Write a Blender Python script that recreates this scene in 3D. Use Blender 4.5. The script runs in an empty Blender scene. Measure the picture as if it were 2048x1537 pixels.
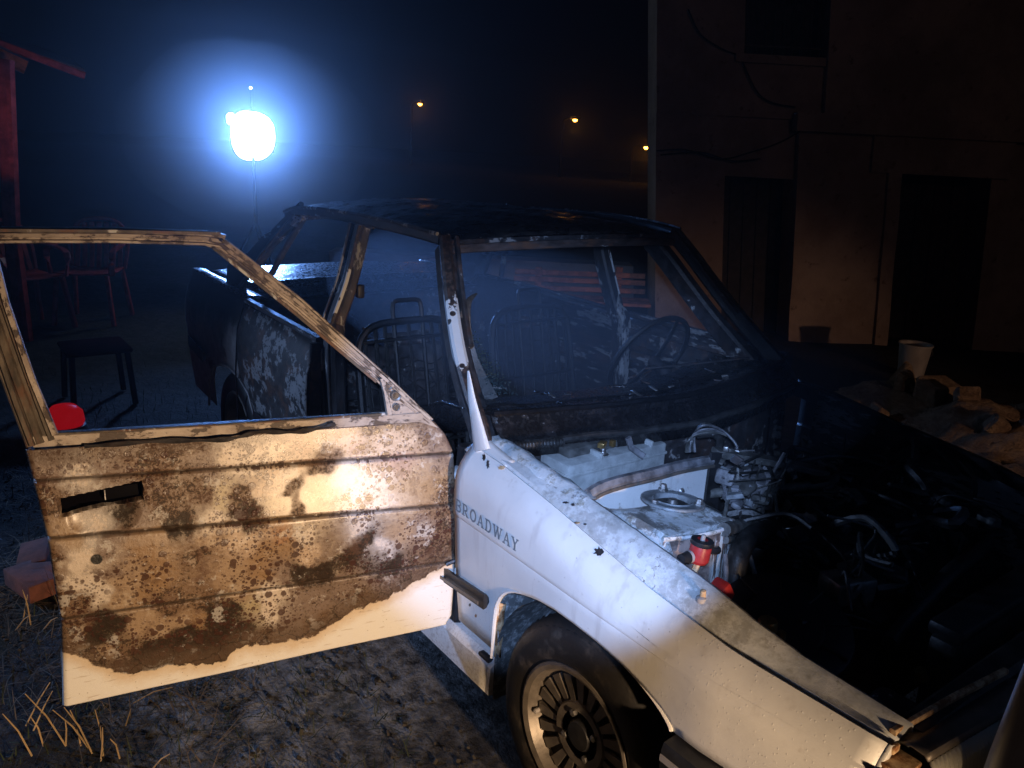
import bpy, bmesh, math, random
import numpy as np
from mathutils import Vector, Matrix, noise as mnoise
random.seed(7); rng = np.random.default_rng(7)
R = math.radians
sc = bpy.context.scene
# ------------------------------------------------------------------ camera
CAM = np.array([1.1476, -1.9010, 1.6053]); YAW, PITCH, ROLL, FPX = 2.49033, .28184, .05155, 1594.68
def _axes():
    f = np.array([math.cos(YAW)*math.cos(PITCH), math.sin(YAW)*math.cos(PITCH), -math.sin(PITCH)])
    r = np.array([math.sin(YAW), -math.cos(YAW), 0.]); u = np.cross(r, f)
    return r*math.cos(ROLL)+u*math.sin(ROLL), -r*math.sin(ROLL)+u*math.cos(ROLL), f
CR, CU, CF = _axes()
cd = bpy.data.cameras.new('camera'); cam = bpy.data.objects.new('camera', cd); sc.collection.objects.link(cam)
cd.sensor_width = 36; cd.lens = FPX/2048*36; cd.clip_start = .02; cd.clip_end = 2000
mw = Matrix.Identity(4)
for i in range(3):
    mw[i][0], mw[i][1], mw[i][2], mw[i][3] = CR[i], CU[i], -CF[i], CAM[i]
cam.matrix_world = mw; sc.camera = cam
# a photo pixel gives a direction; the distance comes from the surface the thing lies on
def ray(px, py):
    d = CF+CR*(px-1024)/FPX+CU*(768.5-py)/FPX; return d/np.linalg.norm(d)
def on_plane(px, py, p0, n):
    d = ray(px, py); n = np.array(n, float); return CAM+d*(np.dot(np.array(p0, float)-CAM, n)/np.dot(d, n))
def onx(px, py, x): return on_plane(px, py, (x, 0, 0), (1, 0, 0))
def ony(px, py, y): return on_plane(px, py, (0, y, 0), (0, 1, 0))
def onz(px, py, z): return on_plane(px, py, (0, 0, z), (0, 0, 1))
# ------------------------------------------------------------------ world, moon, torches, exposure
w = bpy.data.worlds.new('World'); sc.world = w; w.use_nodes = True
wn = w.node_tree; bg = wn.nodes['Background']
sky = wn.nodes.new('ShaderNodeTexSky'); sky.sky_type = 'NISHITA'; sky.sun_disc = False
sky.sun_elevation = R(-6); sky.sun_rotation = R(200)
tcw = wn.nodes.new('ShaderNodeTexCoord'); cl = wn.nodes.new('ShaderNodeTexNoise'); cl.inputs['Scale'].default_value = 2.6; cl.inputs['Detail'].default_value = 6; cl.inputs['Roughness'].default_value = .6
wn.links.new(tcw.outputs['Generated'], cl.inputs['Vector']); cr = wn.nodes.new('ShaderNodeMapRange'); cr.inputs[1].default_value = .38; cr.inputs[2].default_value = .68; cr.inputs[3].default_value = .15; cr.inputs[4].default_value = 1.6
wn.links.new(cl.outputs['Fac'], cr.inputs[0]); mx = wn.nodes.new('ShaderNodeVectorMath'); mx.operation = 'MULTIPLY'; wn.links.new(sky.outputs[0], mx.inputs[0]); wn.links.new(cr.outputs[0], mx.inputs[1])
wn.links.new(mx.outputs[0], bg.inputs[0]); bg.inputs[1].default_value = .06
sun = bpy.data.lights.new('moon', 'SUN'); sun.energy = .004; sun.angle = R(.5); sun.color = (.7, .82, 1)
so = bpy.data.objects.new('moon', sun); sc.collection.objects.link(so); so.rotation_euler = (R(50), 0, R(120))
def spot(name, loc, aim, power, col, half, blend, rad):
    l = bpy.data.lights.new(name, 'SPOT'); l.energy = power; l.color = col; l.spot_size = R(2*half); l.spot_blend = blend
    l.shadow_soft_size = rad
    o = bpy.data.objects.new(name, l); sc.collection.objects.link(o); o.location = loc
    o.rotation_euler = (Vector(aim)-Vector(loc)).to_track_quat('-Z', 'Y').to_euler(); return o
COOL = (.34, .53, 1.0); WARM = (1.0, .67, .385)
T1 = CAM+np.array([.04, -.05, .07])
spot('phone_torch', T1, T1+ray(1098, 910), 260, COOL, 16.0, .36, .015)
spot('warm_torch', (2.25, -1.15, .74), (-.75, -1.42, .42), 350, WARM, 26.5, .9, .05)
spot('cool_scene_lamp', (-4.2, -4.8, 2.1), (-1.15, -.9, .2), 560, COOL, 15.5, 1., .12)
spot('vehicle_lamp', (6.5, 1.6, 1.3), (.4, 3.2, .05), 300, (1., .58, .36), 12.5, 1., .1)
spot('house_fill', (7.5, -1.5, 4.2), (-2.6, 5.2, 1.6), 42, (1., .60, .48), 36, 1., .3)  # added unseen warm fill that lifts the house front
vs = sc.view_settings; vs.view_transform = 'Standard'; vs.look = 'None'; vs.exposure = 0; vs.gamma = 1
sc.cycles.use_denoising = True; sc.cycles.volume_step_rate = 2; sc.cycles.volume_max_steps = 96
sc.cycles.max_bounces = 6; sc.cycles.volume_bounces = 0; sc.cycles.sample_clamp_indirect = 4; sc.cycles.light_sampling_threshold = 0
# ------------------------------------------------------------------ material helpers
class G:
    def __init__(s, name):
        s.m = bpy.data.materials.new(name); s.m.use_nodes = True; s.t = s.m.node_tree; s.b = s.t.nodes['Principled BSDF']
        s.pos = s.n('ShaderNodeTexCoord').outputs['Object']
    def n(s, t, **k):
        x = s.t.nodes.new(t)
        for a, v in k.items(): setattr(x, a, v)
        return x
    def put(s, sock, v):
        if isinstance(v, bpy.types.NodeSocket): s.t.links.new(v, sock)
        elif v is not None:
            try: sock.default_value = v
            except Exception: sock.default_value = (*v, 1) if len(v) == 3 else v
    def attr(s, a, out='Vector'): return s.n('ShaderNodeAttribute', attribute_name=a).outputs[out]
    def noise(s, scale, detail=4, rough=.55, co=None, dist=0, out='Fac'):
        x = s.n('ShaderNodeTexNoise'); s.put(x.inputs['Vector'], co or s.pos); x.inputs['Scale'].default_value = scale
        x.inputs['Detail'].default_value = detail; x.inputs['Roughness'].default_value = rough; x.inputs['Distortion'].default_value = dist
        return x.outputs[out]
    def vor(s, scale, co=None, out='Distance', feature='F1', rnd=1):
        x = s.n('ShaderNodeTexVoronoi', feature=feature); s.put(x.inputs['Vector'], co or s.pos); x.inputs['Scale'].default_value = scale
        x.inputs['Randomness'].default_value = rnd; return x.outputs[out]
    def math(s, op, a, b=0., c=None, clamp=False):
        x = s.n('ShaderNodeMath', operation=op, use_clamp=clamp); s.put(x.inputs[0], a); s.put(x.inputs[1], b)
        if c is not None: s.put(x.inputs[2], c)
        return x.outputs[0]
    def vmath(s, op, a, b):
        x = s.n('ShaderNodeVectorMath', operation=op); s.put(x.inputs[0], a); s.put(x.inputs[1], b); return x.outputs[0]
    def step(s, v, lo, hi):
        x = s.n('ShaderNodeMapRange', interpolation_type='SMOOTHSTEP'); s.put(x.inputs[0], v)
        x.inputs[1].default_value = lo; x.inputs[2].default_value = hi; return x.outputs[0]
    def mix(s, f, a, b):
        x = s.n('ShaderNodeMix', data_type='RGBA'); s.put(x.inputs[0], f); s.put(x.inputs[6], a); s.put(x.inputs[7], b); return x.outputs[2]
    def lerp(s, f, a, b):
        x = s.n('ShaderNodeMix', data_type='FLOAT'); s.put(x.inputs[0], f); s.put(x.inputs[2], a); s.put(x.inputs[3], b); return x.outputs[0]
    def scale(s, v, xyz, co=None):
        x = s.n('ShaderNodeMapping'); s.put(x.inputs[0], co or s.pos); x.inputs['Scale'].default_value = xyz; return x.outputs[0]
    def sep(s, v):
        x = s.n('ShaderNodeSeparateXYZ'); s.put(x.inputs[0], v); return x.outputs
    def bump(s, h, strength=.3, dist=.01):
        x = s.n('ShaderNodeBump'); s.put(x.inputs['Height'], h); x.inputs['Strength'].default_value = strength
        x.inputs['Distance'].default_value = dist; s.put(s.b.inputs['Normal'], x.outputs[0])
    def out(s, col=None, rough=None, metal=None, spec=None):
        for nm, v in (('Base Color', col), ('Roughness', rough), ('Metallic', metal), ('Specular IOR Level', spec)):
            if v is not None: s.put(s.b.inputs[nm], v)
        return s.m
def plain(name, col, rough=.6, metal=0, var=.25, sc_=25, bump=.15, spec=None):
    g = G(name); n = g.noise(sc_, 5, .6)
    d = tuple(c*(1-var) for c in col); l = tuple(min(1, c*(1+var)) for c in col)
    c = g.mix(g.step(n, .3, .7), d, l)
    if bump: g.bump(g.noise(sc_*4, 4), bump, .004)
    return g.out(c, g.lerp(n, max(.05, rough-.12), min(1, rough+.12)), metal, spec)
def emit(name, col, s):
    g = G(name); g.put(g.b.inputs['Emission Color'], col); g.b.inputs['Emission Strength'].default_value = s
    g.out((0, 0, 0), .5); return g.m
MAT = {}
# burnt sheet metal: soot over rust over remains of the white paint
def burnt(name, white=.35, rust=.4, seed=0, stretch=(1, 1, 1), gloss=.3, base=(.016, .015, .016), tone=1.):
    g = G(name); co = g.scale(None, stretch); co = g.vmath('ADD', co, (seed*3.1, seed*1.7, seed))
    n1 = g.noise(7, 6, .62, co); n2 = g.noise(28, 5, .65, co); n3 = g.noise(3.2, 3, .5, co)
    mixn = g.math('ADD', g.math('MULTIPLY', n1, .7), g.math('MULTIPLY', n2, .3))
    c = g.mix(g.step(n2, .35, .7), base, tuple(3.2*b for b in base))
    c = g.mix(g.math('MULTIPLY', g.step(g.noise(11, 6, .7, co), .5, .62), rust), c, (.13, .062, .036))
    wm = g.step(mixn, .655-white*.3, .70-white*.3)
    spots = g.step(g.vor(70, co), .22, .28)
    wm = g.math('MULTIPLY', wm, spots)
    c = g.mix(g.math('MULTIPLY', wm, tone), c, g.mix(n2, (.30, .30, .30), (.66, .66, .64)))
    h = g.math('ADD', g.math('MULTIPLY', g.noise(60, 5, .7, co), .6), g.math('MULTIPLY', wm, .5))
    g.bump(h, .5, .006)
    return g.out(c, g.lerp(n2, gloss, gloss+.4), 0, .5)
MAT['pillar'] = burnt('burnt_pillar_metal', .44, .25, 1, (1, 1, .4), .38, (.016, .015, .016), .6)
MAT['rail'] = burnt('burnt_rail_metal', .34, .35, 2, (.4, 1, 1), .4, (.016, .015, .016), .5)
MAT['header'] = burnt('rusted_header_metal', .16, 1., 9, (1, .4, 1), .45, (.03, .022, .02))
def apillar():
    g = G('blistered_pillar_paint'); z = g.sep(g.pos)[2]; n = g.noise(30, 6, .68, g.scale(None, (1, 1, .4))); n2 = g.noise(60, 5, .7)
    c = g.mix(g.step(n2, .4, .7), (.02, .017, .016), (.085, .055, .042))
    band = g.math('MULTIPLY', g.step(z, .985, 1.03), g.step(z, 1.26, 1.10)); wm = g.step(g.math('ADD', g.math('MULTIPLY', band, .42), n), .72, .76)
    k = g.sep(g.vor(26, None, 'Color')); dots = g.math('MULTIPLY', g.step(g.vor(26), .26, .22), g.math('GREATER_THAN', k[0], .45)); wm = g.math('MULTIPLY', wm, g.math('SUBTRACT', 1., dots))
    c = g.mix(wm, c, g.mix(n, (.5, .52, .52), (.68, .68, .66))); g.bump(g.math('ADD', n2, wm), .4, .004); return g.out(c, g.lerp(wm, .4, .5))
MAT['apillar'] = apillar()
def quarter2():
    g = G('sooted_white_quarter'); x = g.sep(g.pos); n = g.noise(5, 6, .65); n2 = g.noise(22, 6, .7)
    c = g.mix(g.step(n2, .35, .7), (.36, .32, .30), (.54, .50, .47)); c = g.mix(g.step(g.math('ADD', x[2], g.math('MULTIPLY', n, .35)), .86, 1.02), c, (.03, .025, .023))
    c = g.mix(g.math('MULTIPLY', g.step(n, .56, .66), .7), c, (.09, .07, .06)); g.bump(n2, .3, .005); return g.out(c, .6)
MAT['quarter2'] = quarter2()
MAT['soot'] = burnt('sooty_metal', .0, .15, 4, (1, 1, 1), .22)
MAT['ashy'] = burnt('ashy_inner_metal', .30, .5, 5, (1, 1, 1), .4, (.016, .015, .016), .35)
MAT['inner'] = burnt('scorched_inner_panel', .44, .35, 8, (.4, 1, 1.4), .4, (.016, .015, .016), .38)
MAT['firewall'] = burnt('blotched_firewall', .36, .3, 6, (1, .8, 1.2), .45, (.016, .015, .016), .5)
MAT['quarter'] = burnt('scorched_quarter_panel', .40, .6, 12, (.7, 1, .8), .42, (.02, .018, .017), .45)
def roofmat():
    g = G('wet_burnt_roof'); co = g.scale(None, (2.2, 1, 1)); n = g.noise(9, 6, .7, co); n2 = g.noise(34, 5, .7, co)
    c = g.mix(g.step(n, .45, .7), (.012, .011, .012), (.05, .042, .04))
    c = g.mix(g.step(n2, .61, .68), c, (.26, .25, .25))
    g.bump(g.math('ADD', n, g.math('MULTIPLY', n2, .5)), .7, .012)
    return g.out(c, g.lerp(g.step(n, .4, .6), .16, .55), 0, .6)
MAT['roof'] = roofmat()
def wetsoot():
    g = G('wet_soot'); n = g.noise(14, 6, .65); n2 = g.noise(70, 4, .6)
    c = g.mix(g.step(n, .5, .75), (.008, .008, .009), (.035, .032, .034)); c = g.mix(g.step(n2, .70, .76), c, (.3, .31, .33))
    g.bump(g.math('ADD', n, g.math('MULTIPLY', n2, .35)), .55, .008)
    return g.out(c, g.lerp(g.step(n2, .4, .65), .1, .5), 0, .6)
MAT['wet'] = wetsoot()
# white paint with dirt, drips and scorch; z limits say where the fire reached
def whitepaint(name, dirt=.5, streak=.5):
    g = G(name); n = g.noise(5, 5, .6); st = g.noise(26, 4, .6, g.scale(None, (1, 1, .12)))
    fine = g.noise(120, 3, .6)
    c = g.mix(g.step(n, .3, .75), (.70, .70, .69), (.80, .80, .78))
    c = g.mix(g.math('MULTIPLY', g.step(st, .54, .74), streak), c, (.47, .44, .42)); c = g.mix(g.math('MULTIPLY', g.step(g.noise(3, 6, .75), .52, .70), .35*dirt), c, (.40, .36, .33))
    c = g.mix(g.math('MULTIPLY', g.step(g.noise(17, 6, .72), .60, .72), dirt), c, (.30, .25, .20))
    sp = g.math('LESS_THAN', g.vor(38), .05); c = g.mix(g.math('MULTIPLY', sp, .6), c, (.16, .12, .09))
    x = g.sep(g.pos)
    low = g.math('MULTIPLY', g.step(x[2], .40, .2), g.step(fine, .48, .66)); c = g.mix(g.math('MULTIPLY', low, .35), c, (.27, .20, .14))
    drop = g.vor(95, g.scale(None, (1, 1, .8))); g.bump(g.math('ADD', g.math('MULTIPLY', g.step(drop, .22, .05), 1.), g.math('MULTIPLY', g.noise(9, 3), 1.6)), .14, .005)
    return g.out(c, g.lerp(n, .3, .5), 0, .45)
MAT['white'] = whitepaint('dirty_white_paint', .32, .42)
MAT['sillwhite'] = whitepaint('plain_white_sill_paint', .3, .3)
MAT['apron'] = whitepaint('grimy_white_paint', 1., .8)
def scaled_apron(name='mossy_white_apron', k=1.):
    g = G(name); n = g.noise(12, 7, .7); n2 = g.noise(38, 6, .7); v = g.math('ABSOLUTE', g.math('SUBTRACT', g.noise(9, 5, .6), .5))
    c = g.mix(g.step(n, .35, .7), (.52, .55, .56), (.75, .77, .78))
    c = g.mix(g.math('MULTIPLY', g.step(n2, .50, .64), .75*k), c, (.22, .21, .15)); c = g.mix(g.math('MULTIPLY', g.step(v, .006, .0), g.step(n, .50, .62)), c, (.07, .06, .045))
    c = g.mix(g.math('MULTIPLY', g.step(g.noise(9, 7, .78), .50, .58), .85*k), c, (.12, .105, .09))
    g.bump(g.math('ADD', n, n2), .10+.25*k*k, .008); return g.out(c, .5)
MAT['apron2'] = scaled_apron(); MAT['ledge'] = scaled_apron('dusty_white_ledge', .42)
def towerface():
    g = G('scorched_tower_face'); n = g.noise(22, 6, .7); st = g.noise(60, 4, .6, g.scale(None, (1, 1, .14)))
    c = g.mix(g.step(n, .42, .62), (.10, .075, .065), (.30, .23, .20)); y = g.sep(g.pos)[1]
    c = g.mix(g.math('MULTIPLY', g.step(st, .50, .53), g.step(y, -.50, -.47)), c, (.66, .72, .72))
    c = g.mix(g.step(g.vor(60), .2, .12), c, (.5, .46, .44)); g.bump(st, .4, .004); return g.out(c, .6)
MAT['tower'] = towerface()
MAT['black_rubber'] = plain('black_rubber', (.018, .018, .019), .6, 0, .4, 40, .2)
MAT['seal'] = plain('dusty_rubber_seal', (.16, .16, .17), .5, 0, .5, 30, .3)
MAT['hose'] = plain('sooty_hose', (.028, .028, .028), .45, 0, .5, 35, .3)
MAT['dhose'] = plain('melted_grey_hose', (.09, .09, .085), .5, 0, .5, 30, .3)
MAT['alloy'] = plain('dull_alloy', (.20, .175, .15), .46, .5, .2, 30, .1)
MAT['steel'] = plain('dull_steel', (.32, .31, .30), .4, .8, .35, 30, .2)
MAT['dark_metal'] = plain('dark_engine_metal', (.045, .043, .041), .5, .3, .5, 22, .3)
MAT['plastic'] = plain('black_plastic', (.02, .02, .022), .42, 0, .3, 30, .15)
MAT['battery'] = plain('grey_battery_case', (.42, .44, .43), .5, 0, .22, 26, .15)
MAT['brass'] = plain('brass', (.42, .27, .10), .35, .8, .3, 40, .1)
MAT['red'] = plain('red_plastic', (.42, .03, .028), .4, 0, .25, 24, .1)
MAT['red_dull'] = plain('faded_red_plastic', (.34, .045, .045), .5, 0, .3, 12, .1)
MAT['red_dark'] = plain('dull_dark_red_plastic', (.018, .004, .004), .95, 0, .3, 12, .1, .0)
MAT['red_paint'] = plain('red_painted_timber', (.30, .045, .04), .95, 0, .4, 14, .2, .0)
MAT['char'] = plain('shade_black', (.0025, .0022, .003), .8, 0, .3, 40, .2, .1)  # near-black tone painting the dark of the handle recess and lamp poles
MAT['gloss'] = plain('wet_black_lip', (.008, .008, .009), .16, 0, .3, 40, .12)
MAT['matt'] = plain('charred_seat_metal', (.012, .011, .011), .5, 0, .4, 60, .5)
MAT['letters'] = plain('grey_lettering', (.16, .20, .23), .45, 0, .15, 60, 0)
MAT['lens'] = None
def lensmat():
    g = G('ribbed_headlamp_lens'); g.b.inputs['Transmission Weight'].default_value = .35; g.b.inputs['IOR'].default_value = 1.45
    n = g.noise(30, 4); return g.out(g.mix(n, (.66, .64, .55), (.80, .78, .68)), .16)
MAT['lens'] = lensmat()
MAT['white_plastic'] = plain('white_plastic', (.34, .32, .31), .5, 0, .15, 12, .05)
def tyre():
    g = G('muddy_tyre_rubber'); n = g.noise(18, 6, .65); c = g.mix(g.step(n, .52, .72), (.014, .013, .013), (.055, .045, .037))
    g.bump(g.noise(90, 4), .25, .003); return g.out(c, g.lerp(n, .35, .75), 0, .45)
MAT['tyre'] = tyre()
def dirtliner():
    g = G('gritty_wheel_liner'); n = g.noise(45, 6, .7); c = g.mix(g.step(n, .45, .7), (.06, .068, .072), (.30, .32, .33)); g.bump(n, .5, .006); return g.out(c, .8)
MAT['liner'] = dirtliner()
def rusty():
    g = G('rusty_edge'); n = g.noise(40, 6, .7); c = g.mix(g.step(n, .4, .62), (.60, .42, .24), (.22, .09, .03)); g.bump(n, .5, .004); return g.out(c, .75)
MAT['rust'] = rusty()
def framemat():
    g = G('scorched_door_frame'); p = g.attr('sz'); n = g.noise(1, 5, .6, g.scale(None, (4, 20, 20), p)); n2 = g.noise(28, 7, .72, g.scale(None, (.55, 1, 1), p)); n3 = g.noise(7, 6, .7, p); n4 = g.noise(90, 5, .7, g.scale(None, (.6, 1, 1), p))
    c = g.mix(g.step(n, .3, .7), (.36, .30, .25), (.46, .40, .345)); c = g.mix(g.math('MULTIPLY', g.step(n3, .42, .60), .6), c, (.17, .125, .10))
    m = g.step(g.math('ADD', g.math('MULTIPLY', n2, .75), g.math('MULTIPLY', n3, .3)), .545, .575); c = g.mix(g.math('MULTIPLY', m, .92), c, g.mix(n4, (.022, .016, .014), (.075, .05, .038)))
    c = g.mix(g.math('MULTIPLY', g.step(n4, .58, .64), .6), c, (.05, .034, .027))
    g.bump(g.math('ADD', g.math('MULTIPLY', m, -.8), n4), .4, .004); return g.out(c, g.lerp(n2, .35, .65), 0, .45)
MAT['frame'] = framemat()
MAT['post'] = burnt('sooted_door_post', .30, .9, 15, (1, 1, .4), .45, (.05, .04, .03))
# ------------------------------------------------------------------ mesh helpers
def V(*a): return Vector(a)
def unit(a): a = np.array(a, float); return a/np.linalg.norm(a)
class MB:
    def __init__(s): s.v = []; s.f = []; s.sz = None
    def add(s, vs_, fs):
        o = len(s.v); s.v += [tuple(float(q) for q in x) for x in vs_]; s.f += [tuple(i+o for i in f) for f in fs]; return s
    def box(s, c, size, rot=None, bev=.0, seg=2):
        bm = bmesh.new(); bmesh.ops.create_cube(bm, size=1)
        for v in bm.verts: v.co = Vector((v.co.x*size[0], v.co.y*size[1], v.co.z*size[2]))
        if bev: bmesh.ops.bevel(bm, geom=bm.edges[:], offset=bev, segments=seg, affect='EDGES', profile=.5)
        m = rot or Matrix.Identity(3); bm.verts.index_update()
        s.add([m@v.co+Vector(c) for v in bm.verts], [[v.index for v in f.verts] for f in bm.faces]); bm.free(); return s
    def grid(s, rows, closed=False):
        n = len(rows[0]); fs = []
        for i in range(len(rows)-1):
            for j in range(n-(0 if closed else 1)):
                a, b = i*n+j, i*n+(j+1) % n; fs.append((a, b, b+n, a+n))
        return s.add([p for r in rows for p in r], fs)
    def sweep(s, pts, prof, up=(0, 0, 1), scales=None, caps=True):
        pts = [np.array(p, float) for p in pts]; rows = []; n = len(pts); u0 = np.array(up, float)
        for i, p in enumerate(pts):
            t = unit(pts[min(i+1, n-1)]-pts[max(i-1, 0)]); side = np.cross(t, u0)
            if np.linalg.norm(side) < 1e-4: side = np.cross(t, (1, .1, 0))
            side = unit(side); uu = np.cross(side, t); k = scales[i] if scales is not None else 1
            rows.append([p+side*a*k+uu*b*k for a, b in prof])
        o = len(s.v); m = len(prof); s.grid(rows, True)
        if caps: s.f += [tuple(o+j for j in range(m))[::-1], tuple(o+(n-1)*m+j for j in range(m))]
        return s
    def tube(s, pts, r, n=8, up=(0, 0, 1), scales=None):
        return s.sweep(pts, [(r*math.cos(2*math.pi*k/n), r*math.sin(2*math.pi*k/n)) for k in range(n)], up, scales)
    def beam(s, pts, wd, dp, up=(0, 0, 1), scales=None, bev=None):
        b = bev if bev is not None else min(wd, dp)*.2; a, d = wd/2, dp/2
        return s.sweep(pts, [(-a+b, -d), (a-b, -d), (a, -d+b), (a, d-b), (a-b, d), (-a+b, d), (-a, d-b), (-a, -d+b)], up, scales)
    def lathe(s, prof, c, axis, n=32, close=False):
        ax = unit(axis); e1 = unit(np.cross(ax, (0, 0, 1) if abs(ax[2]) < .9 else (1, 0, 0))); e2 = np.cross(ax, e1); c = np.array(c, float)
        rows = [[c+ax*h+(e1*math.cos(2*math.pi*k/n)+e2*math.sin(2*math.pi*k/n))*r for k in range(n)] for r, h in prof]
        o = len(s.v); s.grid(rows, True)
        if close: s.f += [tuple(o+k for k in range(n))[::-1], tuple(o+(len(prof)-1)*n+k for k in range(n))]
        return s
    def prism(s, pts, off):
        n = len(pts); off = np.array(off, float); a = [np.array(p, float) for p in pts]
        return s.add(a+[p+off for p in a], [tuple(range(n))[::-1], tuple(range(n, 2*n))]+[(i, (i+1) % n, (i+1) % n+n, i+n) for i in range(n)])
    def build(s, name, mat, parent=None, ang=38, solid=0, label=None, thing=None):
        me = bpy.data.meshes.new(name); me.from_pydata(s.v, [], s.f); me.validate()
        me.polygons.foreach_set('use_smooth', [True]*len(me.polygons)); me.set_sharp_from_angle(angle=R(ang)); me.update()
        if isinstance(mat, str): mat = MAT[mat]
        me.materials.append(mat)
        o = bpy.data.objects.new(name, me); sc.collection.objects.link(o)
        if parent: o.parent = parent
        if solid:
            md = o.modifiers.new('thickness', 'SOLIDIFY'); md.thickness = solid; md.offset = -1
        if label: o['label'] = label
        if thing: tag(o, *thing)
        return o
def fixn(o):
    bm = bmesh.new(); bm.from_mesh(o.data); bmesh.ops.recalc_face_normals(bm, faces=bm.faces[:]); bm.to_mesh(o.data); bm.free(); return o
def weld(o, d=.0004):
    bm = bmesh.new(); bm.from_mesh(o.data); bmesh.ops.remove_doubles(bm, verts=bm.verts[:], dist=d); bmesh.ops.recalc_face_normals(bm, faces=bm.faces[:]); bm.to_mesh(o.data); bm.free(); o.data.set_sharp_from_angle(angle=R(30)); return o
def tag(o, label, cat, group=None):
    o['label'] = label; o['category'] = cat
    if group: o['group'] = group
    return o
def empty(name, label, cat, group=None, loc=(0, 0, 0)):
    o = bpy.data.objects.new(name, None); sc.collection.objects.link(o); o.location = loc; o.empty_display_size = .1
    return tag(o, label, cat, group)
def copy_tree(o, loc, rz=0, label=None, parent=None):
    c = o.copy(); sc.collection.objects.link(c)
    if parent: c.parent = parent
    else: c.location = loc; c.rotation_euler[2] = rz
    if label: c['label'] = label
    for ch in [x for x in sc.objects if x.parent == o]: copy_tree(ch, None, 0, None, c)
    return c
def spline(pts, n=8):
    pts = [np.array(p, float) for p in pts]; out = []
    for i in range(len(pts)-1):
        p0, p1, p2, p3 = pts[max(i-1, 0)], pts[i], pts[i+1], pts[min(i+2, len(pts)-1)]
        for k in range(n):
            t = k/n; out.append(.5*((2*p1)+(-p0+p2)*t+(2*p0-5*p1+4*p2-p3)*t*t+(-p0+3*p1-3*p2+p3)*t**3))
    return out+[pts[-1]]
def vn(p, s=1., o=0.): return mnoise.noise(Vector((p[0]*s+o, p[1]*s-o, p[2]*s+2*o)))
def fn(xs, ys): return lambda x: float(np.interp(x, xs, ys))
def mir(pts): return [np.array([p[0], -p[1], p[2]]) for p in pts]

# ================================================================== GROUND
def ground():
    g = G('yard_soil'); n = g.noise(1.6, 6, .65); n2 = g.noise(14, 7, .7); n3 = g.noise(60, 4, .7)
    c = g.mix(g.step(n2, .35, .7), (.012, .010, .008), (.05, .041, .032)); c = g.mix(g.step(n, .52, .66), c, (.018, .021, .012))
    d = g.vmath('SUBTRACT', g.pos, (-.95, -1.05, 0)); x = g.n('ShaderNodeVectorMath', operation='LENGTH'); g.put(x.inputs[0], d)
    wet = g.step(g.math('ADD', x.outputs['Value'], g.math('MULTIPLY', g.math('SUBTRACT', g.noise(5, 5, .7), .5), 1.2)), .75, .2)
    c = g.mix(g.math('MULTIPLY', wet, g.step(n2, .3, .72)), c, (.34, .35, .36))  # damp ash-grey patch, lightened to carry the pool of cool light
    c = g.mix(g.math('MULTIPLY', g.step(n3, .64, .7), .5), c, (.2, .17, .12))
    g.bump(g.math('ADD', n2, g.math('MULTIPLY', n3, .4)), .9, .03)
    m = g.out(c, g.lerp(wet, .9, .32), 0, .4)
    bm = MB(); xs = np.concatenate([[-600, -200, -80, -40, -22], np.arange(-14, 4.01, .12), [6, 12, 30, 80, 200]])
    ys = np.concatenate([[-300, -100, -40, -15], np.arange(-7, 9.01, .14), [14, 30, 80, 200, 600]])
    rows = []
    for x_ in xs:
        r = []
        for y_ in ys:
            z = 0
            if -13 < x_ < 4 and -7 < y_ < 9:
                z = .025*vn((x_, y_, 0), 2.1)+.012*vn((x_, y_, 3), 7)-.012
            r.append((x_, y_, z))
        rows.append(r)
    o = bm.grid(rows).build('ground', m, ang=60); o['kind'] = 'structure'; return o
ground()

# ================================================================== CAR
car = empty('burnt_car', 'burnt-out white saloon car with scorched front door hanging open', 'car')
# ---- right front fender ------------------------------------------------
zl_f = fn([-.56, -.4, -.145, 0, .232, .455, .68], [.848, .838, .812, .797, .768, .722, .700])
zs_f = fn([-.56, -.4, -.2, 0, .144, .4, .66], [.838, .828, .800, .764, .738, .712, .700])
ARX = [-.338, -.334, -.325, -.30, -.253, -.17, -.09, -.026, .06, .139, .2, .247, .275, .281]
ARZ = [.30, .42, .47, .513, .545, .570, .581, .583, .579, .567, .548, .527, .507, .497]
def fender_section(x, zlow, top=True):
    zs, zl = zs_f(x), zl_f(x); taper = max(0, x-.35)*.10; fl = max(0, 1-abs(x)/.42)*.010; zg = zs-.062
    ky = [(.25, -.762), (.40, -.778), (.50, -.787-fl*.6), (.58, -.791-fl), (.632, -.7935-fl*.7), (.6395, -.7935-fl*.4), (.647, -.798-fl*.2), (.66, -.799), (zg-.04, -.7975), (zg-.02, -.7955), (zg-.004, -.7915), (zg+.012, -.785), (zg+.028, -.775), (zg+.044, -.763), (zs-.006, -.75), (zs, -.743)]
    Z = [zlow+(.634-zlow)*t for t in (0, .15, .35, .6, .8, 1)]+[.6395, .643, .647, .655, .661, max(.662, zg-.03), zg-.01, zg+.004, zg+.02, zg+.04, zs-.006, zs]
    side = [(float(np.interp(z, [k[0] for k in ky], [k[1] for k in ky])), z) for z in Z]
    if top: side += [(-.7385, zs-.002), (-.737, zs-.014), (-.730, zs-.014), (-.722, zs-.004), (-.70, zl-.012), (-.676, zl), (-.662, zl+.001), (-.656, zl-.008), (-.655, zl-.05)]
    return [(x, y+taper, z) for y, z in side]
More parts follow.
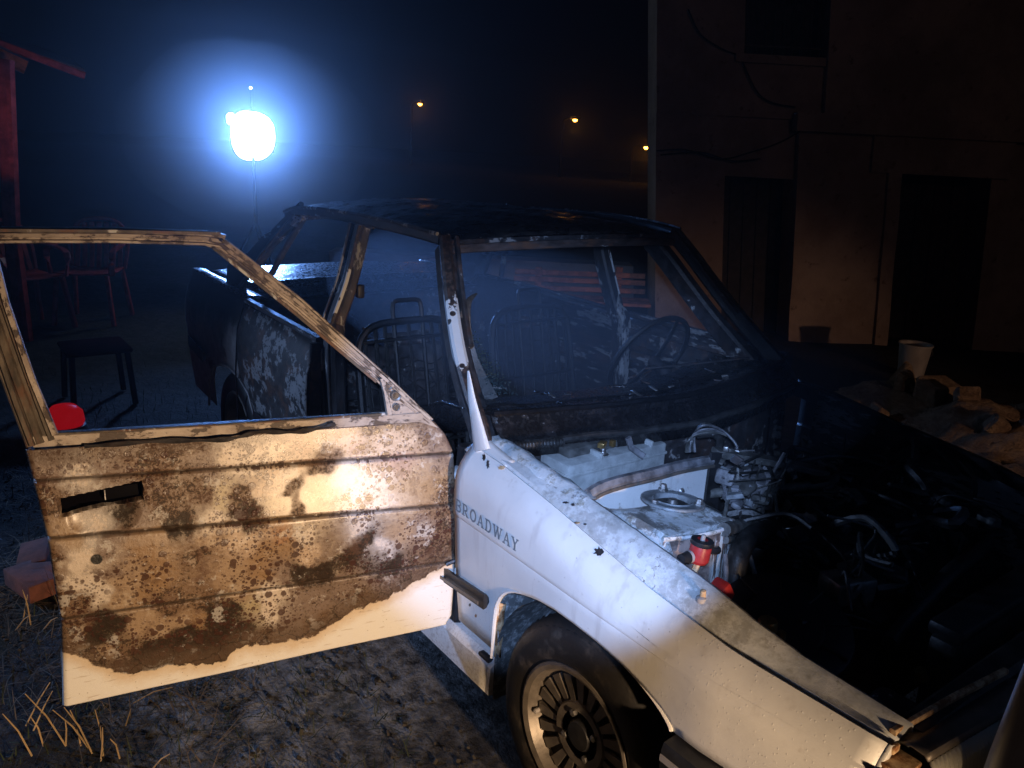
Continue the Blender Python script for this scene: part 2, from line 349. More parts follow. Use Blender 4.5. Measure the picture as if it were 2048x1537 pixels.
def fender(sign):
    b = MB()
    def seg(xs, zl):
        rows = [fender_section(x, zl(x)) for x in xs]; b.grid([[(p[0], sign*p[1], p[2]) for p in r] for r in rows])
    seg(np.linspace(-.535, -.338, 8), lambda x: .30)
    seg(ARX, fn(ARX, ARZ))
    seg(np.linspace(.281, .66, 12), lambda x: .497)
    o = b.build('front_fender', 'white' if sign > 0 else 'soot', car, 30, .0, 'dirty white front fender with raised edge crease' if sign > 0 else None); weld(o); o.modifiers.new('thickness', 'SOLIDIFY').thickness = .003; o.modifiers[0].offset = -1; return o  # far fender given soot colour to stand in for the shade there
fen = fender(1); fender(-1)
from mathutils.bvhtree import BVHTree
def caster(o):
    t = BVHTree.FromPolygons([v.co for v in o.data.vertices], [list(p.vertices) for p in o.data.polygons])
    def hit(px, py):
        d = ray(px, py); r = t.ray_cast(Vector(CAM), Vector(d))
        if r[0] is None: return None
        n = np.array(r[1]); n = n if n@d < 0 else -n
        return np.array(r[0]), n
    return hit
fhit = caster(fen)
fen.data.materials.append(MAT['ledge'])
for p_ in fen.data.polygons:
    if p_.center.y > -.7365+max(0, p_.center.x-.35)*.1: p_.material_index = 1
# front cap of the fender (corner post beside the lamp)
b = MB(); sec = fender_section(.66, .497)
b.grid([sec[:18], [(.667, p[1]+.004, p[2]-.001) for p in sec[:18]], [(.669, p[1]+.016, p[2]-.003) for p in sec[:18]]])
fixn(b.build('fender_nose', 'white', fen, 30, .003)); b = MB().box((.664, -.700, .690), (.016, .022, .016), None, .004); b.build('rusty_bracket', 'rust', fen)
# rolled arch lip and rusty flange
pts = [(x, -.789, z) for x, z in zip(ARX, ARZ)]
b = MB().tube(spline(pts, 4), .0055, 6); b.build('arch_lip', 'white', fen)
b = MB(); rr = [[(x+.004*vn((x, z, i), 60), -.786+i*.009, z-.004*i+.004*vn((x, z, i), 80)) for i in range(4)] for x, z in zip([-.338, -.337, -.336, -.334, -.331, -.325], [.30, .33, .36, .40, .44, .47])]
b.grid(rr).build('rusty_flange', 'rust', fen, 60, .003)
# hole punched in the fender, and dark rust nicks along the top edge
def decal(px, py, rx, ry, name, mat, k0, parent=fen, cast=fhit, n=16):
    top = []
    for k in range(n):
        a = 2*math.pi*k/n; q = 1+.28*math.sin(k*2.7+k0)+.18*math.cos(k*4.1+2*k0); h = cast(px+rx*q*math.cos(a), py+ry*q*math.sin(a))
        if h is None: return
        top.append(h[0]+h[1]*.0012)
    MB().prism(top, -h[1]*.002).build(name, mat, parent)
decal(1198, 1104, 9, 8, 'torn_hole', 'soot', 1)
for i, (px, py, a_, b_) in enumerate([(921, 929, 5, 3), (968, 915, 3, 7), (976, 929, 3, 8), (1003, 936, 7, 4), (1131, 1006, 6, 2), (1146, 1010, 4, 3), (1154, 1046, 6, 2), (1170, 1049, 3, 2), (940, 1210, 2, 3), (952, 1232, 2, 3)]): decal(px, py, a_, b_, 'rust_nick', 'rust' if i % 3 == 0 else 'soot', i)
# dark line along the step of the bonnet gutter
b = MB(); b.tube([(x, -.7345+max(0, x-.35)*.10, zs_f(x)-.0125) for x in np.linspace(.1, .66, 16)], .0035, 5); b.build('gutter_line', 'soot', fen)
b = MB(); b.tube([(x, -.658+max(0, x-.35)*.1, zl_f(x)-.006+.002*vn((x, 0, 0), 30)) for x in np.linspace(-.2, .62, 40)], .006, 5); b.build('gutter_seal', 'seal', fen)
# white bolt and the old filler crust on the rear half of the ledge
p = fhit(1402, 1198)[0]; MB().lathe([(.0, .006), (.006, .006), (.0105, .003), (.0105, -.006)], p, (0, 0, 1), 14).build('bolt', 'white_plastic', fen)
MB().lathe([(.0, .018), (.006, .016), (.007, 0)], p+np.array([.0, .004, .002]), (0, 0, 1), 10).build('bolt_pin', 'rust', fen)
b = MB(); rows = []
for x in np.linspace(-.53, -.13, 40):
    rows.append([(x, -.70+.012*k+.006*vn((x, k, 0), 25), zl_f(x)-.006+.016*math.sin(math.pi*k/5)+.007*vn((x*1., k*.2, 5), 18)) for k in range(6)])
fixn(b.grid(rows).build('crusted_ledge', 'apron2', fen, 70))
# torn tab at the rear top corner and the white foot of the roof pillar
rows = []
for i in range(12):
    t = i/11; x = -.548+.15*t
    rows.append([(x+.003*vn((t, k, 1), 9), -.760+.012*k, zs_f(x)-.016+.004*k+.014*(1-t)*k/5+.006*vn((t*3, k*.6, 2), 3)*k/5*(1-t)-.004*t) for k in range(6)])
fixn(MB().grid(rows).build('torn_corner', 'white', fen, 70, .002))
ft = spline([ony(936, 742, -.74), ony(942, 795, -.742), ony(951, 845, -.744), ony(962, 902, -.746)], 6)
MB().sweep(ft, [(-.036, -.008), (.036, -.008), (.036, .000), (.030, .004), (.012, .0065), (-.012, .0065), (-.030, .004), (-.036, .0)], (0, -1, 0), list(np.interp(np.linspace(0, 1, len(ft)), [0, .3, .65, 1], [.12, .40, .66, 1]))).build('pillar_foot', 'apron', car, 70)
# lettering on the fender: slab capitals from strokes
def letters(text, org, ex, ez, out, h):
    ex, ez, out = np.array(ex), np.array(ez), np.array(out)
    def arc(cx, cz, rx, rz, a0, a1, n=12): return [(cx+rx*math.cos(a0+(a1-a0)*k/n), cz+rz*math.sin(a0+(a1-a0)*k/n)) for k in range(n+1)]
    H = math.pi/2; st, th = .17, .09
    def serif(x, z, w_=.36): return ([(x-w_/2, z), (x+w_/2, z)], .085)
    L = {'B': ([([(.18, 0), (.18, 1)], st), ([(.0, .96), (.45, .96)], th), ([(.0, .04), (.48, .04)], th), ([(.18, .52), (.45, .52)], th), (arc(.45, .74, .24, .22, -H, H), .15), (arc(.48, .28, .27, .24, -H, H), .16)], .86),
         'R': ([([(.18, 0), (.18, 1)], st), ([(.0, .96), (.45, .96)], th), serif(.18, .04), ([(.18, .48), (.45, .48)], th), (arc(.45, .72, .24, .24, -H, H), .15), ([(.42, .48), (.74, .04)], st), serif(.8, .04, .28)], .98),
         'O': ([(arc(.44, .5, .36, .46, 0, 4*H, 24), .16)], .92),
         'A': ([([(.12, .04), (.42, .98)], .09), ([(.42, .98), (.76, .04)], st), ([(.2, .34), (.62, .34)], th), serif(.12, .04, .3), serif(.76, .04, .34)], .94),
         'D': ([([(.18, 0), (.18, 1)], st), ([(.0, .96), (.42, .96)], th), ([(.0, .04), (.42, .04)], th), (arc(.42, .5, .34, .46, -H, H, 16), .16)], .92),
         'W': ([([(.12, .96), (.36, .02)], st), ([(.36, .02), (.58, .9)], .09), ([(.58, .9), (.82, .02)], st), ([(.82, .02), (1.06, .96)], .09), serif(.12, .96, .32), serif(1.06, .96, .28), serif(.58, .96, .28)], 1.2),
         'Y': ([([(.1, .96), (.4, .46)], st), ([(.7, .96), (.4, .46)], .1), ([(.4, .5), (.4, .0)], st), serif(.1, .96, .3), serif(.7, .96, .26), serif(.4, .04, .34)], .84)}
    cx = 0; res = []
    for ch in text:
        strokes, adv = L[ch]; b = MB()
        for i_, (pl, wd) in enumerate(strokes):
            P3 = [np.array(org)+ex*(cx+x)*h+ez*z*h+out*(.0012+.00008*i_) for x, z in pl]; b.sweep(P3, [(-wd*h/2, -.0006), (wd*h/2, -.0006), (wd*h/2, .0006), (-wd*h/2, .0006)], out)
        b.build('letter', 'letters', fen, 20); cx += adv+.13
    return cx
pb, py_ = ony(921, 1020, -.8), ony(1022, 1092, -.8)
tot = 7.66; ex = unit(py_-pb)
letters('BROADWAY', (-.520, -.8002, .6635), (1, 0, 0), (0, .012, 1), (0, -1, 0), .2560/tot)
# side moulding left on the fender
def moulding(p0, p1, parent, name='side_moulding'):
    b = MB(); b.sweep([p0, p1], [(-.005, -.022), (.006, -.019), (.014, -.006), (.014, .006), (.006, .019), (-.005, .022)], (0, 0, 1)); o = b.build(name, 'plastic', parent, 25)
    b = MB(); e = np.array(p1)-np.array(p0); b.beam([np.array(p0)+e*.05+[0, -.0145, -.004], np.array(p0)+e*.93+[0, -.0145, -.004]], .003, .010); b.build('chrome_strip', 'alloy', o); return o
moulding((-.37, -.797, .456), (-.60, -.803, .442), car)
# ---- front wheel ------------------------------------------------------
wc = np.array([0, -.79, .278]); tilt = unit((.02, -1, .02))
def wheel(wc, ax, full):
    b = MB(); prof = [(.17, -.004), (.178, .010), (.186, .004), (.20, .010), (.232, .012), (.258, .004), (.272, -.012), (.281, -.03), (.2835, -.06), (.2835, -.13), (.272, -.16), (.20, -.17)]
    ty = b.lathe(prof, wc, ax, 72).build('tyre', 'tyre'); fixn(ty)
    b = MB(); b.lathe([(.180, .002), (.186, -.002), (.184, .008), (.178, .0105), (.166, .004), (.160, -.012), (.154, -.022), (.148, -.05), (.14, -.10)], wc, ax, 56); rim = b.build('wheel', 'alloy', car, 40, 0); fixn(rim)
    ty.parent = rim
    if full:
        e1 = unit(np.cross(ax, (0, 0, 1))); e2 = np.cross(ax, e1)
        MB().lathe([(.06, -.02), (.08, -.018), (.086, -.026), (.084, -.05)], wc, ax, 40).build('hub_ring', 'alloy', rim)
        MB().lathe([(.152, -.030), (.06, -.046), (.0, -.05)], wc, ax, 40).build('wheel_dish', 'plastic', rim)
        for k in range(20):
            a = 2*math.pi*(k+.3)/20; d = e1*math.cos(a)+e2*math.sin(a); t = np.cross(ax, d)
            b = MB(); b.prism([wc+d*.082-t*.0075-ax*.022, wc+d*.082+t*.0075-ax*.022, wc+d*.148+t*.014-ax*.018, wc+d*.148-t*.014-ax*.018], -ax*.01); b.build('spoke', 'alloy', rim)
        MB().lathe([(.0, -.012), (.034, -.014), (.040, -.022), (.040, -.05)], wc, ax, 28).build('hub_cap', 'plastic', rim)
        for k in range(4):
            a = 2*math.pi*k/4+.5; p = wc+(e1*math.cos(a)+e2*math.sin(a))*.055-ax*.02
            MB().lathe([(0, .008), (.009, .006), (.0105, -.02)], p, ax, 6).build('wheel_nut', 'steel', rim)
        p = wc+(-e1*.148*math.cos(.65)+e2*.148*math.sin(.65)) if False else wc+unit(onx(1058, 1413, 0)*0+ony(1058, 1413, -.785)-wc)*.150-ax*.006
        MB().lathe([(0, .012), (.0065, .009), (.0065, -.015)], p, ax, 10).build('valve_cap', 'white_plastic', rim)
        for k in range(64):   # tread blocks on the shoulder
            a = 2*math.pi*k/64; d = e1*math.cos(a)+e2*math.sin(a); t = np.cross(ax, d)
            if d[2] > -.3:
                b = MB(); b.prism([wc+d*.266+t*.010-ax*.004, wc+d*.2865+t*.010-ax*.045, wc+d*.2865-t*.001-ax*.045, wc+d*.266-t*.001-ax*.004], t*.004-ax*.002); b.build('tread_block', 'tyre', ty)
    return rim
wheel(wc, -np.array(tilt)*-1, True); wheel(np.array([-2.477, -.76, .278]), np.array((0, -1, 0.)), False)
wheel(np.array([0, .76, .278]), np.array((0, 1., 0.)), False); wheel(np.array([-2.477, .76, .278]), np.array((0, 1., 0.)), False)
# wheel house liner
b = MB(); rows = []
for a in np.linspace(-.15, math.pi+.15, 26):
    r = .345; rows.append([(r*math.cos(a)*(1.0), y, .275+r*.93*math.sin(a)) for y in (-.775, -.70, -.62, -.54)])
b.grid(rows); b.grid([[(x, -.54, z) for z in (.1, .3, .55)] for x in (-.345, 0, .345)]); b.build('wheel_liner', 'liner', car, 60)
b = MB(); b.grid([[(-.338-.0*k, -.775+.06*k, z) for k in range(5)] for z in (.16, .24, .32, .42, .5)]); b.build('mud_flap_panel', 'liner', car, 60, .006)
# ---- sills -------------------------------------------------------------
for s in (1, -1):
    b = MB(); prof = [(-.765, .165), (-.79, .175), (-.785, .255), (-.765, .275), (-.71, .285), (-.66, .28), (-.66, .165)]
    b.grid([[(x, s*y, z) for y, z in prof] for x in (-.362, -.40, -1., -1.6, -2.1)]); o = b.build('sill', 'sillwhite', car, 30, .003, None); fixn(o)
    MB().prism([(-.361, s*y, z) for y, z in prof], (.014, 0, 0)).build('sill_end', 'sillwhite', o, 30)
    MB().box((-.385, s*-.775, .27), (.05, .02, .012), None, .004).build('sill_stain', 'soot', o) if s > 0 else None
# floor pan
b = MB(); b.grid([[(x, y, .2+.012*vn((x, y, 0), 8)) for y in np.linspace(-.66, .66, 22)] for x in np.linspace(-.6, -3.1, 40)]); b.build('floor_pan', 'wet', car, 60, .004)
# ---- pillars and roof frame -----------------------------------------------
AP = [(-1.035, -.535, 1.325), (-.96, -.57, 1.245), (-.885, -.602, 1.16), (-.77, -.645, 1.04), (-.66, -.676, .945), (-.575, -.692, .875), (-.53, -.70, .82)]
for s in (1, -1):
    pts = [np.array([p[0], p[1]*s, p[2]]) for p in spline(AP, 5)]
    MB().beam(pts, .036, .056, unit((1, -.55*s, .6)), [1.05]*len(pts), .008).build('windscreen_pillar', 'apillar' if s > 0 else 'soot', car, 30, 0, 'front roof pillar with bare blistered white paint' if s > 0 else None)
    q = [p+np.array([.02, .03*s, .012]) for p in pts]; MB().beam(q[:-15], .014, .018, (1, 0, .5)).build('windscreen_flange', 'rail', car)
    # inner door jamb behind the pillar
    jb = [np.array([p[0]-.075, s*(p[1]+.05), p[2]-.03]) for p in AP]; MB().beam(spline(jb, 4), .05, .08, (1, 0, .6)).build('door_jamb', 'soot', car)
    MB().beam([(-.61, s*-.68, .80), (-.60, s*-.70, .60), (-.58, s*-.715, .26)], .10, .06, (1, 0, 0)).build('hinge_pillar', 'soot' if s > 0 else 'inner', car)
    RL = [(-1.035, -.538, 1.33), (-1.2, -.56, 1.342), (-1.53, -.575, 1.348), (-1.9, -.565, 1.338), (-2.15, -.55, 1.322), (-2.32, -.54, 1.29)]
    MB().beam([(p[0], p[1]*s, p[2]) for p in spline(RL, 5)], .05, .036, (0, 0, 1)).build('roof_rail', 'rail', car)
    MB().tube([(p[0], (p[1]-.026)*s, p[2]+.018) for p in spline(RL, 5)], .007, 6).build('rain_gutter', 'pillar', car)
    BP = [(-1.53, -.575, 1.33), (-1.545, -.62, 1.13), (-1.54, -.685, .965), (-1.50, -.71, .86), (-1.50, -.70, .5), (-1.50, -.69, .26)] if s > 0 else [(-1.53, -.575, 1.33), (-1.52, -.60, 1.19), (-1.47, -.66, .95), (-1.44, -.69, .86), (-1.44, -.70, .5), (-1.44, -.69, .26)]
    bp = [(p[0], p[1]*s, p[2]) for p in spline(BP, 5)]
    MB().beam(bp, .085, .05, (0, -s, .2), [.8]*6+[.9]*5+[1.1]*(len(bp)-11)).build('door_pillar', 'pillar', car, 30, 0, 'centre pillar between the doors' if s > 0 else None)
    MB().beam([(p[0]+.026, p[1]-.028*s, p[2]) for p in bp[:-6]], .010, .014, (0, -s, .2)).build('pillar_flange', 'apillar', car)
    MB().beam([(p[0]-.05, p[1]-.022*s, p[2]) for p in bp[:-6]], .016, .02, (0, -s, .2)).build('rear_door_frame_edge', 'pillar', car)
    if s > 0:
        MB().box((-1.51, -.60, 1.09), (.03, .028, .05), None, .006).build('striker_plate', 'soot', car)
        gs = [(-1.53, -.572, 1.33), (-1.50, -.573, 1.333), (-1.45, -.575, 1.338)]; MB().tube(gs, .016, 8).build('pillar_gusset', 'pillar', car)
    CP = [(-2.15, -.555, 1.325), (-2.38, -.60, 1.18), (-2.62, -.645, 1.02), (-2.78, -.67, .93)]
    MB().beam([(p[0], p[1]*s, p[2]) for p in spline(CP, 5)], .15, .035, (0, -s, .3), [.6]*6+[.8]*5+[1.25]*5).build('rear_pillar', 'rail', car)
    MB().beam([(p[0], p[1]*s, p[2]) for p in spline([(-2.10, -.562, 1.305), (-2.24, -.60, 1.15), (-2.36, -.66, .96)], 4)], .024, .024, (0, -s, .3)).build('quarter_window_bar', 'rail', car)
# windscreen header
HD = [(-1.035, -.535, 1.325), (-1.005, -.40, 1.333), (-.975, -.15, 1.340), (-.972, 0, 1.341), (-.975, .15, 1.340), (-1.005, .40, 1.333), (-1.035, .535, 1.325)]
hd = spline(HD, 5); MB().beam([(p[0]-.01, p[1], p[2]-.022) for p in hd], .05, .030, (.35, 0, 1)).build('windscreen_header', 'header', car, 30, 0, 'rusty reddish header above the missing windscreen')
MB().tube([(p[0]+.014, p[1], p[2]-.004) for p in hd], .008, 6).build('header_lip', 'rail', car)
RH = spline([(-2.30, -.53, 1.285), (-2.36, -.2, 1.305), (-2.36, .2, 1.305), (-2.30, .53, 1.285)], 5); MB().beam(RH, .05, .035).build('rear_header', 'rail', car)
# roof skin, buckled by heat
rows = []
xr = np.linspace(0, 1, 46)
for t in xr:
    row = []
    for j in range(41):
        u = -1+2*j/40; hw = .548-.02*(2*t-1)**2
        front = -1.0+.045*u*u*1.0-.0; front = -.985-.055*u*u; back = -2.42+.07*u*u; x = front+(back-front)*t
        z = 1.336+.052*(1-abs(u)**2.6)*(math.sin(math.pi*min(1, max(0, .10+.80*t)))**.55)-.030*max(0, (t-.86)/.14)**2-.016*max(0, (.06-t)/.06)
        z += (.006*vn((x, u, 0), 5)+.004*vn((x, u, 4), 14))*(1-abs(u)**4); row.append((x, u*hw, z))
    rows.append(row)
MB().grid(rows).build('roof', 'roof', car, 60, .004, 'blackened wet roof with blistered paint')
# ---- cowl, dash and firewall -------------------------------------------
cw = lambda y: -.565+.145*(1-abs(y/.70)**1.5)         # windscreen base in plan
rows = []
for y in np.linspace(-.67, .67, 60):
    x0 = cw(y); dz = .004*vn((y, 0, 0), 9)
    rows.append([(x0-.09, y, .895+dz), (x0-.03, y, .903), (x0-.006, y, .905+dz), (x0+.004, y, .897), (x0+.008, y, .885), (x0+.03, y, .868+dz), (x0+.055, y, .852+dz), (x0+.068, y, .846), (x0+.074, y, .838), (x0+.072, y, .80)])
fixn(MB().grid(rows).build('scuttle_panel', 'wet', car, 34, .004, 'wet black scuttle panel below the windscreen opening'))
ys = np.linspace(-.665, .665, 50); MB().tube([(cw(y)+.002, y, .908+.003*vn((y, 2, 0), 12)) for y in ys], .009, 7).build('windscreen_lower_lip', 'gloss', car)
ys = np.linspace(-.62, .60, 60); MB().tube([(cw(y)+.080, y, .845+.006*vn((y, 3, 0), 6)) for y in ys], .011, 8).build('bonnet_seal', 'hose', car)
pts = [(cw(y)+.094, y, .842) for y in np.linspace(-.655, -.52, 60)]; MB().tube(pts, .012, 8, scales=[1+.16*math.sin(k*1.6) for k in range(60)]).build('corrugated_hose', 'hose', car)
rows = [[(cw(y)-.005-.0*k+.012*vn((y*3, k, 0), 2), y, .84-.035*k) for k in range(14)] for y in np.linspace(-.64, .64, 46)]
MB().grid(rows).build('firewall', 'firewall', car, 60, .004)
# dash frame and debris
rows = []
for y in np.linspace(-.66, .66, 56):
    x0 = cw(y)-.09; rows.append([(x0, y, .893), (x0-.08, y, .875+.012*vn((y, 1, 0), 10)), (x0-.20, y, .86+.016*vn((y, 5, 0), 9)), (x0-.26, y, .83+.02*vn((y, 8, 0), 8)), (x0-.27, y, .74)])
MB().grid(rows).build('dashboard_shell', 'wet', car, 50, .004)
for k in range(46):
    y = random.uniform(-.5, .62); x = cw(y)-random.uniform(.03, .30); l = random.uniform(.015, .07); a = random.uniform(0, 6.3)
    MB().box((x, y, .888+random.uniform(0, .012)), (l, random.uniform(.004, .012), .005), Matrix.Rotation(a, 3, 'Z')@Matrix.Rotation(random.uniform(-.2, .2), 3, 'Y'), .001, 1).build('dash_debris', random.choice(['wet', 'ashy', 'steel']), car)
MB().beam([(-.72, .10, .905), (-.66, .30, .915), (-.60, .52, .925)], .01, .006).build('wiper_strip', 'ashy', car)
MB().beam([(-.40, -.10, .893), (-.385, .22, .895), (-.43, .52, .90)], .008, .006).build('wiper_strip', 'wet', car)
# burnt trim strip curling up beside the pillar
cv = spline([ony(985, 800, -.52), ony(945, 720, -.54), ony(930, 650, -.55), ony(936, 606, -.55), ony(954, 587, -.54)], 8)
MB().beam(cv, .036, .004, (1, -.5, 0), list(np.concatenate([np.linspace(1.1, 1., 18), np.linspace(1., .12, len(cv)-18)]))).build('curled_trim_strip', 'hose', car)
# crushed glass heap at the passenger end of the dash
b = MB()
for k in range(900):
    t = random.random()**.7; p = ony(945+random.uniform(-6, 12)+95*(1-t)*random.random(), 800-130*t*random.random()-10, -.50+random.uniform(-.03, .03)); q = random.uniform(.0012, .0035); rm = Matrix.Rotation(random.uniform(0, 3), 3, Vector((random.random(), random.random(), random.random()+.1)).normalized())
    b.box(p, (q*1.4, q, q), rm)
gg = G('glass_crumbs'); gg.b.inputs['Transmission Weight'].default_value = .4; gm = gg.out((.06, .10, .11), .12)
o = b.build('shattered_glass', gm, car, 20); o['kind'] = 'stuff'
# steering wheel
def steering():
    c = np.array([-.98, .40, .855]); nrm = unit((-.85, .0, .42)); e1 = np.array([0, 1., 0]); e2 = np.cross(nrm, e1)
    r = .19; b = MB(); ring = [c+(e1*math.cos(a)+e2*math.sin(a))*r for a in np.linspace(0, 2*math.pi, 49)]; b.tube(ring, .0105, 8, nrm); o = b.build('steering_wheel', 'matt', car)
    for a in (2.0, 5.0, .35):
        d = e1*math.cos(a)+e2*math.sin(a); MB().beam([c-nrm*.03, c+d*r*.55-nrm*.02, c+d*r], .02, .006, nrm).build('spoke', 'matt', o)
    MB().tube([c-nrm*.02, c-nrm*.35+np.array([.0, 0, .0])], .025, 10).build('steering_column', 'soot', o)
steering()
# ---- seats ---------------------------------------------------------------
def seat(x, yc, zt):
    nm = MB(); lean = .20
    def P(y, z): return (x+lean*(.95-z)*1., yc+y*1.14, z)
    hoop = spline([P(-.2, .32), P(-.2, .6), P(-.195, zt-.20), P(-.17, zt-.115), P(-.11, zt-.08), P(0, zt-.075), P(.11, zt-.08), P(.17, zt-.115), P(.195, zt-.20), P(.2, .6), P(.2, .32)], 5)
    s = nm.tube(hoop, .015, 8, (1, 0, 0)).build('seat_frame', 'matt', car)
    hr = spline([P(-.055, .42), P(-.055, zt-.1), P(-.055, zt-.03), P(-.045, zt), P(0, zt+.003), P(.045, zt), P(.055, zt-.03), P(.055, zt-.1), P(.055, .42)], 4)
    MB().tube(hr, .009, 8, (1, 0, 0)).build('headrest_loop', 'matt', s)
    for z in (zt-.14, .62, .48): MB().beam([P(-.195, z), P(.195, z)], .012, .024, (1, 0, 0)).build('cross_strap', 'matt', s)
    for y in (-.165, -.125, -.09, .0, .09, .125, .165): MB().beam([P(y, zt-.085), P(y*1.05+.004, .7), P(y, .4)], .014, .009, (1, 0, 0)).build('back_wire', 'matt', s)
    fo = [[(P(0, z)[0]-.035-.03*vn((y*6, z*5, x), 1)-.02*math.cos(y*9), yc+y, z+.015*vn((y*8, z, x), 1)) for y in np.linspace(-.185, .185, 26)] for z in np.linspace(.40, zt-.17, 26)]; MB().grid(fo).build('charred_foam', 'soot', s, 60, .02)
    for k in range(9): MB().tube(spline([P(random.uniform(-.18, .18), random.uniform(.42, zt-.2)) for _ in range(4)], 4), .002, 5, (1, 0, 0)).build('seat_spring', 'matt', s)
    b = MB(); b.grid([[P(-.10+.02*k, z)[0:1]+(yc-.10+.02*k, z) if False else (P(0, z)[0]-.02, yc-.10+.02*k, z+.006*vn((k, z, 0), 3)) for k in range(11)] for z in np.linspace(zt-.17, zt-.12, 4)]); b.build('back_plate', 'ashy', s, 60, .003)
    MB().box((x+.36, yc, .36), (.46, .42, .05), Matrix.Rotation(-.12, 3, 'Y'), .02).build('seat_pan', 'ashy', s)
    for yy in (-.19, .19):
        MB().beam([(x+.12, yc+yy, .22), (x+.60, yc+yy, .22)], .03, .03).build('seat_rail', 'soot', s)
        MB().beam([(x+.14, yc+yy, .34), (x+.15, yc+yy, .22)], .03, .02, (1, 0, 0)).build('seat_leg', 'soot', s); MB().beam([(x+.56, yc+yy, .34), (x+.57, yc+yy, .22)], .03, .02, (1, 0, 0)).build('seat_leg', 'soot', s)
    for z in np.linspace(.5, zt-.24, 5):
        w_ = [P(y, z+.01*math.sin(y*60)) for y in np.linspace(-.19, .19, 24)]; MB().tube(w_, .0025, 5, (1, 0, 0)).build('seat_spring', 'matt', s)
seat(-1.52, -.39, 1.035); seat(-1.70, .345, 1.005)
MB().beam([(-1.40, .02, .30), (-1.0, .02, .34), (-.8, .02, .42)], .12, .09).build('centre_tunnel', 'soot', car)
# rear bench back, parcel shelf, boot
rows = [[(-2.30-.25*t, y, .32+.55*t+.01*vn((y, t, 0), 7)) for t in np.linspace(0, 1, 12)] for y in np.linspace(-.63, .63, 30)]
MB().grid(rows).build('rear_bulkhead', 'ashy', car, 60, .005)
MB().box((-2.18, 0, .35), (.45, 1.2, .06), Matrix.Rotation(.08, 3, 'Y'), .02).build('rear_seat_pan', 'ashy', car)
MB().grid([[(x, y, .885+.008*vn((x, y, 0), 8)) for y in np.linspace(-.62, .62, 30)] for x in np.linspace(-2.52, -2.80, 8)]).build('parcel_shelf', 'wet', car, 60, .004)
MB().beam([(-2.76+.05*abs(y/.6)**2, y, .925+.004*vn((y, 0, 0), 15)) for y in np.linspace(-.60, .60, 30)], .05, .026).build('rear_window_sill', 'wet', car)
rows = []
for t in np.linspace(0, 1, 16):
    rows.append([(-2.80-.46*t+.05*(y/.68)**2, y, .93+.014*math.sin(t*2.4)-.012*(y/.68)**2-.05*max(0, t-.93)/.07+.003*vn((t*4, y*4, 0), 2)) for y in np.linspace(-.66, .66, 34)])
MB().grid(rows).build('boot_lid', 'wet', car, 45, .004, 'wet burnt boot lid catching the floodlight')
MB().grid([[(-3.255+.05*(y/.7)**2-.01*k, y, .88-.06*k) for k in range(8)] for y in np.linspace(-.70, .70, 20)]).build('rear_panel', 'quarter', car, 45, .004)
# ---- body side: rear door, quarter (right), doors (left) ------------------
def side_profile(z): return float(np.interp(z, [.2, .3, .5, .62, .645, .66, .78, .86, .92], [-.755, -.772, -.792, -.795, -.798, -.803, -.797, -.775, -.745]))
def panel(x0, x1, zb, zt, s, name, mat, n=14, label=None, arch=None):
    rows = []
    for i in range(n+1):
        x = x0(0) + (x1(0)-x0(0))*i/n; r = []
        lo = zb(x); hi = zt(x)
        for k in range(16):
            z = lo+(hi-lo)*k/15; r.append((x, s*(side_profile(z)+.028*max(0, (-2.2-x))), z))
        rows.append(r)
    return fixn(MB().grid(rows).build(name, mat, car, 34, .003, label))
cst = lambda v: (lambda *_: v)
RAX = [-2.83, -2.80, -2.72, -2.60, -2.477, -2.34, -2.22, -2.15, -2.12]; RAZ = [.30, .44, .53, .572, .585, .572, .53, .44, .30]
archz = lambda x: max(.285, float(np.interp(x, RAX, RAZ))) if -2.83 < x < -2.12 else .29
